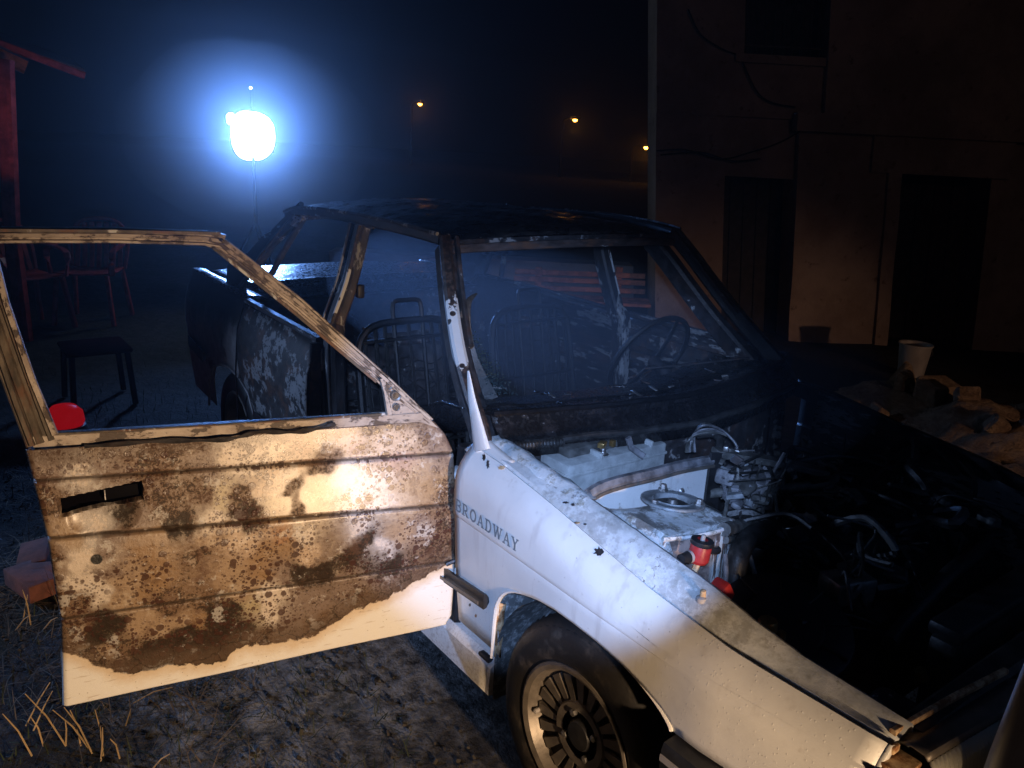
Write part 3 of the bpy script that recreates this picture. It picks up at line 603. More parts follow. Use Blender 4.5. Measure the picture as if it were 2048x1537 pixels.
for s in (1, -1):
    m = 'quarter' if s > 0 else 'inner'
    rd = panel(cst(-1.545), cst(-2.33), lambda x: archz(x) if x < -2.12 else .285, cst(.905), s, 'rear_door', m, 30, 'blistered rear door with white and sooty patches' if s > 0 else None)
    MB().beam([(-1.55, s*-.742, .912), (-2.33, s*-.742, .922)], .03, .02).build('window_ledge', 'rail', rd)
    q = panel(cst(-2.338), cst(-3.25), archz, lambda x: .93, s, 'rear_quarter_panel', 'quarter2' if s > 0 else 'soot', 40, None)
    MB().tube([(x, s*-.792, z) for x, z in zip(RAX, RAZ)], .006, 6).build('rear_arch_lip', 'quarter2', q)
    if s > 0:
        MB().sweep([(-1.56, -.806, .452), (-2.12, -.806, .458)], [(-.004, -.022), (.010, -.016), (.012, 0), (.010, .016), (-.004, .022)]).build('side_moulding', 'plastic', rd)
        MB().sweep([(-2.86, -.80, .55), (-3.2, -.775, .56)], [(-.004, -.03), (.012, -.02), (.014, 0), (.012, .02), (-.004, .03)]).build('side_moulding', 'plastic', q)
        MB().beam([(-2.345, -.80, .30), (-2.338, -.806, .6), (-2.335, -.79, .80), (-2.34, -.752, .92)], .008, .006, (0, -1, 0)).build('door_gap', 'soot', q)
        # inner side of the rear door edge and its lower sill step
        MB().beam([(-1.555, -.755, .90), (-1.55, -.77, .6), (-1.55, -.75, .29)], .05, .02, (1, 0, 0)).build('door_edge', 'ashy', rd)
    MB().beam([(-3.245, s*-.70, .64), (-3.245, s*-.70, .86)], .07, .05, (1, 0, 0)).build('tail_lamp_housing', 'soot', q)
    fixn(MB().grid([[(x, s*y, .928+.012*k_-.004*k_*k_+.002*vn((x, y, 0), 9)) for k_, y in enumerate((-.752+.028*max(0, -2.2-x), -.72, -.69, -.655))] for x in np.linspace(-2.34, -3.25, 30)]).build('rear_deck_shoulder', 'wet', q, 50, .003))
    fixn(MB().prism([(-2.19, s*-.566, 1.322), (-2.34, s*-.556, 1.285), (-2.60, s*-.60, 1.10), (-2.86, s*-.668, .935), (-2.56, s*-.70, .935), (-2.40, s*-.645, 1.12)], (0, s*.02, 0)).build('sail_panel', 'soot', q, 30))
# left front door inner skin
rows = []
for x in np.linspace(-.56, -1.42, 40):
    rows.append([(x, .735+.012*vn((x*3, k*.5, 0), 2)-.03*math.exp(-((k-13)/1.3)**2), .28+.042*k) for k in range(16)])
ld = MB().grid(rows).build('far_front_door', 'inner', car, 60, .004, 'stripped inner skin of the closed far front door')
MB().beam([(-.58, .725, .915), (-1.0, .722, .918), (-1.42, .716, .92)], .03, .024).build('window_ledge', 'inner', ld)
MB().beam([(-.60, .705, .82), (-1.0, .70, .82), (-1.40, .70, .825)], .014, .07).build('inner_rib', 'ashy', ld)
MB().beam([(-.62, .712, .74), (-1.0, .71, .735), (-1.38, .71, .73)], .010, .05).build('inner_rib', 'inner', ld)
MB().lathe([(.06, .0), (.075, -.012), (.085, 0)], (-1.2, .70, .62), (0, 1, 0), 26).build('speaker_hole_rim', 'ashy', ld)
MB().tube([(-1.05, .70, .67), (-1.08, .685, .62), (-1.06, .70, .56)], .008, 6).build('door_pull', 'soot', ld)
MB().beam([(-1.5, .70, .90), (-1.9, .705, .905), (-2.3, .70, .91)], .035, .02).build('window_ledge', 'ashy', car)
# ---- engine bay ----------------------------------------------------------
# inner apron from the fender ledge to the suspension tower
rows = []
for x in list(np.linspace(-.30, .06, 24))+[.078, .083, .088]+list(np.linspace(.10, .60, 24)):
    zl = zl_f(x); tw = math.exp(-((x+.02)/.13)**4) if x < 0 else float(np.interp(x, [0, .078, .088], [1, 1, 0]))
    r = []
    for k in range(16):
        t = k/15; y = -.657+.27*t+max(0, x-.35)*.08
        base = zl-.045-.30*t**1.2; tower = .803-.02*t-.02*(x+.05); z = base*(1-tw)+max(base, tower-(.02 if t < .1 else 0))*tw
        if t < .12: z = zl-.03-.02*t/.12 if tw < .5 else zl-.02*t/.12-.005
        z += .004*vn((x*4, y*6, 0), 2); r.append((x, y, z))
    rows.append(r)
fixn(MB().grid(rows).build('inner_apron', 'apron2', car, 46, .003, 'flaking white inner wing beside the suspension tower'))
# suspension tower front and inner faces
b = MB(); rows = []
for i, t in enumerate(np.linspace(0, 1, 22)):
    a = -.25+1.75*t; cx, cy = -.03, -.50
    x = cx+.125*math.cos(a*1.0-.0) if False else None
outline = spline([(.075, -.635), (.093, -.56), (.098, -.47), (.085, -.415), (.045, -.385), (-.05, -.38), (-.15, -.385)], 6)
rows = [[(p[0]+.02*k/9*.4+.002*vn((p[0]*9, p[1]*9, k), 1), p[1], .790-.018*((p[1]+.635)/.25)-.034*k+.002*math.sin(k)) for k in range(11)] for p in outline]
MAT['ring'] = plain('grimy_mount_steel', (.22, .235, .245), .5, .2, .5, 28, .5)
tw = fixn(b.grid(rows).build('suspension_tower', 'tower', car, 40, .003, 'scorched suspension tower with streaked paint'))
MB().tube([(p[0]-.002, p[1]-.001, .793-.018*((p[1]+.635)/.25)) for p in outline], .006, 6).build('tower_rim', 'apron2', tw)
tc = np.array([-.052, -.468, .800]); tn = unit((-.06, .10, 1))
MB().lathe([(.080, -.004), (.079, .001), (.075, .003), (.070, .001), (.052, .001), (.050, .004), (.046, .003), (.044, -.02), (.02, -.022), (.0, -.022)], tc, tn, 40).build('strut_mount_ring', 'ring', tw)
MB().lathe([(.0, .004), (.012, .003), (.014, -.02)], tc, tn, 12).build('strut_nut', 'steel', tw); MB().lathe([(.05, -.012), (.03, -.004), (.014, -.006)], tc, tn, 24).build('strut_cup', 'dark_metal', tw)
for a in (.6, 2.7, 4.7): MB().lathe([(0, .012), (.008, .011), (.0095, .0), (.013, 0), (.013, -.006)], tc+np.array([.064*math.cos(a), .064*math.sin(a), .004]), tn, 6).build('mount_bolt', 'steel', tw)
# shield between battery and tower, with the perished seal along its top
SX = -.155
seal_pts = [onx(1178, 988, SX), onx(1200, 975, SX), onx(1240, 962, SX), onx(1300, 948, SX), onx(1360, 932, SX), onx(1422, 921, SX)]
sp_ = spline(seal_pts, 6)
sh = fixn(MB().prism([(SX, p[1], p[2]-.008) for p in sp_]+[(SX, sp_[-1][1]+.004, .66), (SX, -.60, .70)], (-.006, 0, 0)).build('battery_shield', 'apron', car, 30, 0, 'white sheet metal shield with a rubber edge'))
MB().sweep(sp_, [(-.016, -.016), (-.006, -.022), (.010, -.014), (.014, 0), (.006, .012), (-.006, .013), (-.016, .004)], (0, .0, 1)).build('edge_seal', 'seal', sh)
MB().sweep([p+np.array([.012, 0, -.012]) for p in sp_], [(-.004, -.004), (.004, -.004), (.004, .004), (-.004, .004)]).build('edge_seal_lip', 'alloy', sh)
e0 = onx(1414, 925, SX); e1_ = onx(1446, 1012, SX); MB().prism([(SX+.003, e0[1]+.002, e0[2]+.03), (SX+.003, e0[1]+.055, e0[2]+.02), (SX+.003, e0[1]+.06, .65), (SX+.003, e0[1]+.0, .65)], (.008, 0, 0)).build('shield_flange', 'plastic', sh)
MB().lathe([(0, .006), (.007, .005), (.01, 0)], onx(1363, 983, SX+.004), (1, 0, 0), 10).build('screw', 'steel', sh)
# battery
bt = MB().box((-.412, -.36, .705), (.125, .385, .19), None, .008).build('battery', 'battery', car, 30, 0, 'grey battery with one exposed lead post')
MB().box((-.432, -.345, .812), (.075, .34, .03), None, .006).build('battery_lid', 'dhose', bt)
MB().box((-.412, -.36, .768), (.131, .391, .010), None, .003).build('case_rib', 'battery', bt)
for y in (-.43, -.23):
    MB().box((-.385, y, .802), (.07, .012, .026), None, .004).build('post_wall', 'battery', bt)
pp = onx(1203, 935, -.375); MB().lathe([(0, .030), (.009, .030), (.0095, .022), (.008, .020), (.010, .012), (.0085, .009), (.0115, .0), (.018, -.002), (.018, -.006)], (pp[0], pp[1], .802), (0, 0, 1), 16).build('lead_post', 'steel', bt)
MB().box((-.37, -.415, .832), (.02, .03, .016), Matrix.Rotation(.5, 3, 'Z'), .003).build('terminal_clamp', 'brass', bt); MB().box((-.36, -.385, .834), (.016, .014, .02), Matrix.Rotation(.2, 3, 'Z'), .003).build('terminal_clamp', 'brass', bt)
MB().beam([(-.34, -.345, .85), (-.335, -.335, .82), (-.30, -.315, .80)], .018, .012, (1, 0, 0)).build('terminal_strap', 'seal', bt)
MB().box((-.43, -.178, .805), (.02, .018, .04), None, .004).build('battery_clamp', 'steel', bt)
# wiring loom in an arch with bare connectors
for k in range(7):
    o_ = k*.006; pts = spline([onx(1372+3*k, 905, -.25+o_), onx(1378+2*k, 880-2*k, -.24), onx(1410, 862-1.5*k+8*math.sin(k), -.23+o_), onx(1445, 868-k, -.20), onx(1468+k, 882+2*k, -.18+o_*.5), onx(1476-2*k, 905+3*k, -.16)], 6)
    MB().tube(pts, .0035, 6).build('wire', random.choice(['hose', 'seal', 'dhose']), car)
for px, py in [(1452, 898), (1462, 902), (1474, 905)]:
    p = onx(px, py, -.15); MB().box(p, (.014, .012, .014), Matrix.Rotation(px, 3, 'Z'), .002).build('connector', 'steel', car)
p = onx(1475, 903, -.15); MB().tube([p, p+np.array([.02, .05, .0])], .0025, 6).build('connector_pin', 'steel', car)
MB().tube(spline([onx(1436, 905, -.2), onx(1440, 880, -.22), onx(1425, 868, -.25), onx(1395, 870, -.27)], 6), .012, 8).build('hose', 'hose', car)
# engine block and ancillaries in the shadow
eng = MB().box((.20, .08, .47), (.40, .62, .30), None, .03).build('engine_block', 'dark_metal', car, 30)
MB().box((.16, .10, .665), (.16, .50, .07), None, .02).build('valve_cover', 'dark_metal', eng)
for k in range(7): MB().box((.16, -.10+.065*k, .704), (.15, .010, .012), None, .003).build('cover_rib', 'dark_metal', eng)
MB().lathe([(.0, .02), (.025, .02), (.03, .012), (.03, -.01)], (.16, -.05, .712), (0, 0, 1), 20).build('oil_cap', 'plastic', eng)
for k in range(9):
    a, c_ = random.uniform(-.35, .4), random.uniform(-.12, .35); MB().box((c_, a, .64+random.uniform(-.06, .04)), (random.uniform(.04, .12), random.uniform(.04, .12), .06), Matrix.Rotation(random.uniform(0, 3), 3, 'Z'), .008).build('bracket', random.choice(['dark_metal', 'plastic', 'steel']), eng)
ac = np.array([.30, -.475, .635]); an = unit((.25, -.25, 1))
af = MB().lathe([(.145, -.06), (.15, 0), (.146, .012), (.12, .018), (.085, .016), (.08, .028), (.04, .03), (.0, .03)], ac, an, 40).build('air_filter_housing', 'plastic', car, 30, 0, 'round black ribbed filter housing')
e1 = unit(np.cross(an, (1, 0, 0))); e2 = np.cross(an, e1)
for k in range(9):
    a = 2*math.pi*k/9; d = e1*math.cos(a)+e2*math.sin(a); MB().beam([ac+d*.085+an*.018, ac+d*.142+an*.018], .006, .008, an).build('housing_rib', 'plastic', af)
cp = onz(1535, 1250, .69); MB().lathe([(.0, .012), (.018, .012), (.021, .006), (.021, -.01), (.014, -.012), (.014, -.05)], cp, (0, 0, 1), 20).build('brass_cap', 'brass', car)
MB().box(onz(1562, 1275, .66), (.016, .016, .03), None, .004).build('brass_fitting', 'brass', car)
# hoses around the tower
def hose(pts, r, m='hose', name='hose'): return MB().tube(spline(pts, 7), r, 10).build(name, m, car)
hose([onx(1448, 1060, .10), onx(1480, 1052, .06), onx(1530, 1045, .0), onx(1600, 1045, -.05)], .017, 'dhose')
hose([onx(1450, 1080, .10), onx(1490, 1075, .05), onx(1550, 1050, 0)], .010, 'dhose')
hose([onx(1545, 1055, .05), onx(1500, 1075, .10), onx(1478, 1110, .13), onx(1470, 1150, .14), onx(1468, 1180, .15)], .026)
MB().lathe([(.030, -.006), (.031, 0), (.030, .006)], onx(1469, 1160, .145), (.1, 0, 1), 20).build('hose_clip', 'steel', car)
hose([onx(1450, 1110, .12), onx(1452, 1140, .14), onx(1450, 1180, .16)], .006, 'seal')
hose([onx(1500, 1110, .12), onx(1510, 1150, .14), onx(1516, 1180, .16)], .006, 'steel', 'metal_pipe')
hose([onx(1600, 1245, .33), onx(1660, 1255, .36), onx(1690, 1290, .40), onx(1680, 1330, .42), onx(1640, 1345, .40)], .007)
hose([(.45, -.3, .62), (.42, 0, .68), (.38, .3, .66), (.3, .5, .6)], .02); hose([(-.15, -.2, .72), (0, .1, .74), (-.1, .4, .70)], .014, 'dhose'); hose([(-.2, 0, .7), (-.05, .25, .78), (.1, .5, .7)], .009)
MB().box((-.12, -.06, .74), (.16, .14, .05), Matrix.Rotation(.35, 3, 'Z'), .012).build('heater_valve_box', 'seal', car)
MB().beam([(-.17, -.17, .83), (-.1, -.02, .80), (.0, .12, .77)], .05, .02).build('cross_strut', 'dhose', car)
MB().box((-.10, .02, .70), (.1, .2, .05), Matrix.Rotation(.2, 3, 'Z'), .01).build('coil_bracket', 'ashy', car)
# red fuel filter on its clip
fc = onx(1400, 1103, .135); fa = unit((.05, .1, 1)); ff = MB().lathe([(.0, .026), (.02, .026), (.0235, .020), (.024, -.018), (.020, -.025), (0, -.027)], fc, fa, 26).build('fuel_filter', 'red', car, 30, 0, 'small red plastic fuel filter')
MB().lathe([(.0255, .018), (.0265, .02), (.0255, .028), (.012, .03)], fc, fa, 26).build('filter_band', 'plastic', ff); MB().lathe([(0, .042), (.005, .04), (.0055, .026)], fc, fa, 10).build('bleed_nipple', 'white_plastic', ff)
MB().lathe([(0, .024), (.012, .022), (.0135, -.004), (.009, -.008)], fc+np.array([.0, -.040, -.004]), (0, -1, .05), 18).build('filter_inlet', 'plastic', ff); MB().lathe([(.0142, .004), (.0142, -.004)], fc+np.array([.0, -.036, -.004]), (0, -1, .05), 18).build('inlet_clip', 'white_plastic', ff)
MB().tube([fc+[0, .02, 0], fc+[0, .05, -.012], fc+[0, .065, -.014]], .009, 8).build('filter_outlet', 'plastic', ff); MB().tube([fc+[0, .02, .012], fc+[0, .06, -.006]], .0025, 6).build('wire', 'steel', ff)
MB().tube([fc-fa*.03, fc-fa*.06+[0, -.006, 0]], .008, 8).build('filter_pipe', 'rust', ff); MB().lathe([(.022, .01), (.03, 0), (.032, -.03), (.02, -.04)], fc-fa*.085, fa, 20).build('filter_base', 'dhose', ff)
MB().box(onx(1445, 1180, .2), (.04, .03, .05), Matrix.Rotation(.6, 3, 'X'), .008).build('red_cover', 'red', car)
for k in range(70):   # wires and hoses across the bay
    x, y, z = random.uniform(-.22, .40), random.uniform(-.33, .5), random.uniform(.62, .77); pts = [(x, y, z)]
    for _ in range(4): x += random.uniform(-.09, .09); y += random.uniform(-.09, .12); z += random.uniform(-.06, .05); pts.append((x, y, min(.82, max(.5, z))))
    MB().tube(spline(pts, 5), random.choice([.0025, .003, .004, .006, .009, .013]), 6).build('wire' if k % 3 else 'hose', random.choice(['hose', 'dhose', 'hose', 'hose', 'matt']), car)
for k in range(60):
    x, y, z = random.uniform(-.26, .36), random.uniform(-.34, .45), random.uniform(.60, .75); q = random.uniform(.012, .06)
    m = MB().box((0, 0, 0), (q, q*random.uniform(.4, 1.4), q*random.uniform(.2, .8)), None, q*.12, 1); rm = Matrix.Rotation(random.uniform(0, 6), 3, Vector((random.uniform(-.3, .3), random.uniform(-.3, .3), 1)).normalized()); m.v = [tuple(rm@Vector(v)+Vector((x, y, z))) for v in m.v]; m.build('bracket', random.choice(['dark_metal', 'ashy', 'dhose', 'soot', 'firewall', 'matt']), car)
for k in range(40):   # ash and scraps on the cabin floor and seats
    x, y = random.uniform(-2.2, -.9), random.uniform(-.6, .6); q = random.uniform(.03, .12); m = MB().box((x, y, .24+random.uniform(0, .1)), (q, q*.6, q*.3), Matrix.Rotation(random.uniform(0, 6), 3, 'Z')@Matrix.Rotation(random.uniform(-.4, .4), 3, 'X'), q*.08, 1); m.build('cabin_debris', random.choice(['ashy', 'wet', 'inner']), car)
for px, py, w_, h_, m_ in [(1465, 990, .03, .03, 'seal'), (1490, 975, .05, .02, 'dhose'), (1522, 1000, .04, .025, 'dhose'), (1475, 1008, .03, .018, 'seal'), (1450, 955, .012, .04, 'seal')]:
    p = onx(px, py, -.02); MB().box(p, (.05, w_, h_), Matrix.Rotation(px*.7, 3, 'Z')@Matrix.Rotation(.3, 3, 'X'), .008).build('scorched_bracket', m_, car)
for k in range(46):   # ash-coated scraps beside the suspension tower
    p = onx(random.uniform(1442, 1590), random.uniform(915, 1065), random.uniform(-.14, .05)); q = random.uniform(.006, .026); m = MB().box((0, 0, 0), (q*random.uniform(.5, 2.2), q, q*random.uniform(.2, .8)), None, q*.06, 1); m.v = [tuple(np.array(v)*(1+.4*vn(v, 40, k))) for v in m.v]
    rm = Matrix.Rotation(random.uniform(0, 6), 3, Vector((random.uniform(-1, 1), random.uniform(-1, 1), 1)).normalized()); m.v = [tuple(rm@Vector(v)+Vector(p)) for v in m.v]; m.build('ash_scrap', random.choice(['seal', 'ring', 'dhose', 'firewall', 'seal']), car, 20)
for k in range(16):
    pts = [onx(random.uniform(1440, 1600), random.uniform(900, 1080), random.uniform(-.12, .06)) for _ in range(3)]; MB().tube(spline(pts, 6), random.choice([.002, .003, .005]), 6).build('wire', random.choice(['dhose', 'seal', 'hose']), car)
# far inner wing, radiator, front panel
rows = [[(x, .655-.04*k/8+.01*vn((x*2, k, 0), 1), zl_f(x)-.04*k) for k in range(10)] for x in np.linspace(-.38, .64, 24)]
MB().grid(rows).build('far_inner_wing', 'inner', car, 50, .003)
fl = np.array([.10, .60, .66]); MB().lathe([(.11, 0), (.118, -.012), (.11, -.02)], fl, (0, -1, .3), 30).build('belt_wheel', 'plastic', car)
MB().tube(spline([(.0, .56, .58), (-.02, .585, .70), (.06, .60, .78), (.16, .60, .72)], 6), .008, 8).build('hose', 'hose', car)
MB().box((.55, .02, .52), (.06, .62, .32), None, .012).build('radiator', 'dark_metal', car); MB().box((.545, .02, .69), (.075, .60, .035), None, .012).build('radiator_tank', 'plastic', car)
p = onx(1842, 1351, .53); MB().lathe([(0, .015), (.012, .014), (.014, -.01)], p, (-.3, -.3, 1), 14).build('radiator_plug', 'brass', car)
for px, py in [(1830, 1362), (1895, 1332), (1912, 1314)]: MB().lathe([(0, .008), (.005, .007), (.006, 0)], onx(px, py, .52), (-.4, -.4, 1), 8).build('bolt', 'steel', car)
fp = MB().beam([(.655, -.62, .665), (.66, 0, .67), (.655, .62, .665)], .06, .05).build('front_panel', 'dark_metal', car)
MB().box((.60, -.56, .60), (.14, .16, .10), None, .02).build('lamp_bucket', 'soot', fp)
# headlamp
hl0, hl1 = onz(1846, 1507, .695), onz(2045, 1390, .695)
hd_ = unit(np.array([hl1[0]-hl0[0], hl1[1]-hl0[1], 0])); hf = np.cross(hd_, (0, 0, 1)); hf = hf if hf[0] > 0 else -hf
def HL(a, f, z): return hl0+hd_*a+hf*f+np.array([0, 0, z])
rows = [[HL(a, -.05, -.012), HL(a, -.02, .0), HL(a, .004, -.001), HL(a, .012, -.008)] for a in (0, .02, .15, .30, .36)]
hl = fixn(MB().grid(rows).build('headlamp', 'rust' if False else 'alloy', car, 30, .003, 'rectangular headlamp with ribbed lens'))
MB().beam([HL(0, -.055, .0), HL(.18, -.055, .004), HL(.36, -.055, .0)], .012, .012).build('lamp_frame', 'rust', hl)
rows = []
for i in range(61):
    a = .004+.35*i/60; rb = .0025*(i % 2); rows.append([HL(a, .012+rb, -.009), HL(a, .024+rb, -.03), HL(a, .034+rb, -.09), HL(a, .036+rb, -.15)])
fixn(MB().grid(rows).build('ribbed_lens', 'lens', hl, 10, .004))
MB().box(HL(-.03, -.01, -.085), (.06, .065, .12), None, .012).build('indicator_lamp', 'lens', hl); MB().box(HL(-.03, -.03, -.022), (.07, .06, .010), None, .004).build('indicator_frame', 'rust', hl)
MB().box(HL(-.068, -.02, -.085), (.03, .02, .12), None, .004).build('lamp_gap', 'soot', hl)
# bumper
bpts = spline([(.29, -.805, .455), (.45, -.802, .455), (.60, -.79, .455), (.70, -.745, .455), (.76, -.62, .455), (.78, -.3, .455), (.785, 0, .455)], 5); bpts = bpts+mir(bpts)[::-1][1:]
bu = MB().sweep(bpts, [(-.03, -.075), (.012, -.07), (.02, -.02), (.02, .02), (.014, .034), (-.03, .038)], (0, 0, 1)).build('bumper', 'plastic', car, 30)
MB().sweep([p+np.array([0, 0, .002]) for p in bpts], [(.019, -.008), (.0225, -.007), (.0225, .007), (.019, .008)]).build('bumper_stripe', 'white_plastic', bu)
# ---- bonnet raised on its front hinges ------------------------------------
hb0, hb1 = np.array([.78, -.604, .687]), np.array([.78, -.577, .863]); hdv = unit(hb1-hb0)
rows = []
for t in np.linspace(-.12, .98, 24):
    e = hb0+hdv*t; lean = .0+.05*max(0, t)+.06*max(0, t)**2*.3
    rows.append([(e[0]+lean*.9+.018*(1-u*u)*min(1, t+.12)+(.0 if t > -.05 else .02), e[1]*u*-1 if False else -abs(e[1])*u, e[2]) for u in np.linspace(1, -1, 30)])
bon = fixn(MB().grid(rows).build('bonnet', 'white', car, 34, .012, 'white bonnet tilted up at the front of the car'))
MB().beam([(.76, -.45, .70), (.80, -.45, .95), (.84, -.44, 1.3)], .05, .02, (1, 0, 0)).build('bonnet_rib', 'soot', bon)
# ================================================================== OPEN DOOR
TH = R(78.68); dh = np.array([-.565, -.769, 0]); dd = np.array([-math.cos(TH), -math.sin(TH), 0]); dn = np.array([math.sin(TH), -math.cos(TH), 0])
LEAN = .22
def D(s, z, o=0.): return dh+dd*s+np.array([0, 0, z])+dn*(o-LEAN*max(0, z-.9)+float(np.interp(z, [.64, .67, .82, .9], [0, -.002, -.029, -.035])))
def door_sz(px, py):
    p = on_plane(px, py, dh, dn); return float((p-dh)@dd), float(p[2])
c1 = lambda s: .797+.050*s; c2 = lambda s: .657+.060*s; c3 = lambda s: .482+.034*s
def skin_out(s, z):
    o = .012*(1-((z-.58)/.34)**2) if z > .25 else 0
    def crease(zc, dep, st): 
        t = (z-zc)/.0034; return -dep*1.5*math.exp(-t*t)+st*(1/(1+math.exp(-t*1.5)))
    o += crease(c1(s), .005, -.003)+crease(c2(s), .005, -.004)+crease(c3(s), .004, -.002)
    return o+.003*vn((s, z, 0), 4)
frontedge = lambda z: float(np.interp(z, [.28, .30, .5, .80, .85, .90], [.016, .003, .0, .0, .022, .062])); rearedge = lambda z: float(np.interp(z, [.275, .5, .7, .92], [1.002, .984, .990, 1.018]))
door = bpy.data.objects.new('open_front_door', None)
NU, NV = 230, 250; verts = []; sz = []
for j in range(NV+1):
    v = j/NV; 
    for i in range(NU+1):
        u = i/NU; z0 = .276; z1 = .893+.024*u; z = z0+(z1-z0)*v; s = frontedge(z)+(rearedge(z)-frontedge(z))*u
        o = skin_out(s, z); ed = min(s-frontedge(z), rearedge(z)-s); o -= .008*max(0, 1-ed/.012)**2
        # handle recess and its thumb scoop
        hs, hz = s-.876, z-(.790-.018*(s-.876)/.16)
        if abs(hs) < .088 and abs(hz) < .021: o -= .034*min(1, (.088-abs(hs))/.004, (.021-abs(hz))/.004)
        ds = ((s-.872)/.075)**2+((z-.752)/.048)**2
        if z < .772 and ds < 1: o -= .012*(1-ds)**.5
        verts.append(D(s, z, o)); sz.append((s, 0., z))
b = MB(); b.v = [tuple(p) for p in verts]; b.f = [(j*(NU+1)+i, j*(NU+1)+i+1, (j+1)*(NU+1)+i+1, (j+1)*(NU+1)+i) for j in range(NV) for i in range(NU)]
# burn colours placed from the photograph (reflectance, not light)
PAL = dict(pale=(.70, .63, .54), pgrey=(.60, .57, .54), peach=(.64, .49, .36), tan=(.43, .31, .20), amber=(.34, .215, .11), brown=(.19, .12, .075), dark=(.025, .018, .013), green=(.024, .026, .019), grey=(.26, .20, .165), pink=(.50, .33, .27), orange=(.40, .20, .08), olive=(.50, .42, .26))
SP = '''80 950 grey;160 955 pgrey;225 950 grey;300 945 brown;420 930 grey;480 915 pale;540 905 pale;600 895 pink;700 885 pink;780 880 peach;830 880 peach;872 880 grey;890 905 grey;200 900 tan;400 885 brown;600 862 tan;750 862 grey;850 865 grey;
100 1010 brown;130 1060 tan;190 1062 pgrey;240 1050 green;280 1050 grey;330 1000 brown;350 1045 dark;340 1020 brown;400 990 brown;450 1000 olive;430 1040 pale;492 1000 brown;500 1030 dark;540 980 peach;590 990 brown;605 1022 brown;575 1010 olive;650 990 peach;690 960 pale;740 1000 pale;780 970 pale;800 940 pink;840 960 tan;870 970 amber;890 985 brown;650 940 brown;560 955 peach;
110 1120 brown;150 1110 pale;165 1160 pale;215 1110 grey;240 1160 tan;300 1110 amber;330 1080 tan;395 1105 brown;420 1085 tan;450 1150 tan;480 1090 peach;520 1110 amber;555 1070 orange;560 1100 amber;610 1060 pale;620 1100 peach;670 1070 grey;700 1060 pgrey;710 1105 dark;650 1130 dark;740 1080 green;760 1090 pgrey;770 1120 dark;800 1060 tan;850 1050 grey;885 1050 brown;860 1100 brown;600 1140 dark;
130 1200 brown;170 1210 brown;200 1190 pale;240 1190 tan;300 1160 amber;340 1195 brown;420 1180 brown;490 1180 tan;530 1150 amber;545 1180 pale;560 1150 grey;
160 1250 brown;200 1265 green;230 1240 green;280 1250 tan;300 1225 tan;340 1240 tan;390 1240 amber;370 1265 dark;430 1230 green;470 1220 green;450 1260 dark;500 1205 olive;540 1225 pale;570 1240 grey;620 1200 grey;640 1235 brown;700 1180 grey;720 1210 brown;770 1150 grey;800 1170 brown;840 1125 brown;300 1310 dark;350 1300 dark;420 1290 dark;230 1310 brown;480 1280 dark;520 1270 brown;180 1300 tan'''
ctl = []
for t in SP.replace('\n', '').split(';'):
    a, b_, k = t.split(); ctl.append((*door_sz(float(a), float(b_)), *PAL[k]))
ctl = np.array(ctl); szn = np.array(sz)
wv = np.array([(vn((p[0], p[2], 1), 9)*.6+vn((p[0], p[2], 2), 24)*.4+vn((p[0], p[2], 2.5), 60)*.2, vn((p[0], p[2], 3), 9)*.6+vn((p[0], p[2], 4), 24)*.4+vn((p[0], p[2], 5.5), 60)*.2) for p in sz])
q = szn[:, [0, 2]]+.052*wv; d2 = ((q[:, None, :]-ctl[None, :, :2])**2).sum(2)+6e-5; wt = d2**-2.1
colr = (wt[:, :, None]*ctl[None, :, 2:]).sum(1)/wt.sum(1)[:, None]
ob = b.build('door_skin', 'frame', None, 50)
at = ob.data.attributes.new('sz', 'FLOAT_VECTOR', 'POINT'); at.data.foreach_set('vector', szn.astype(np.float32).ravel())
at = ob.data.attributes.new('burn', 'FLOAT_COLOR', 'POINT'); at.data.foreach_set('color', np.concatenate([colr, np.ones((len(colr), 1))], 1).astype(np.float32).ravel())
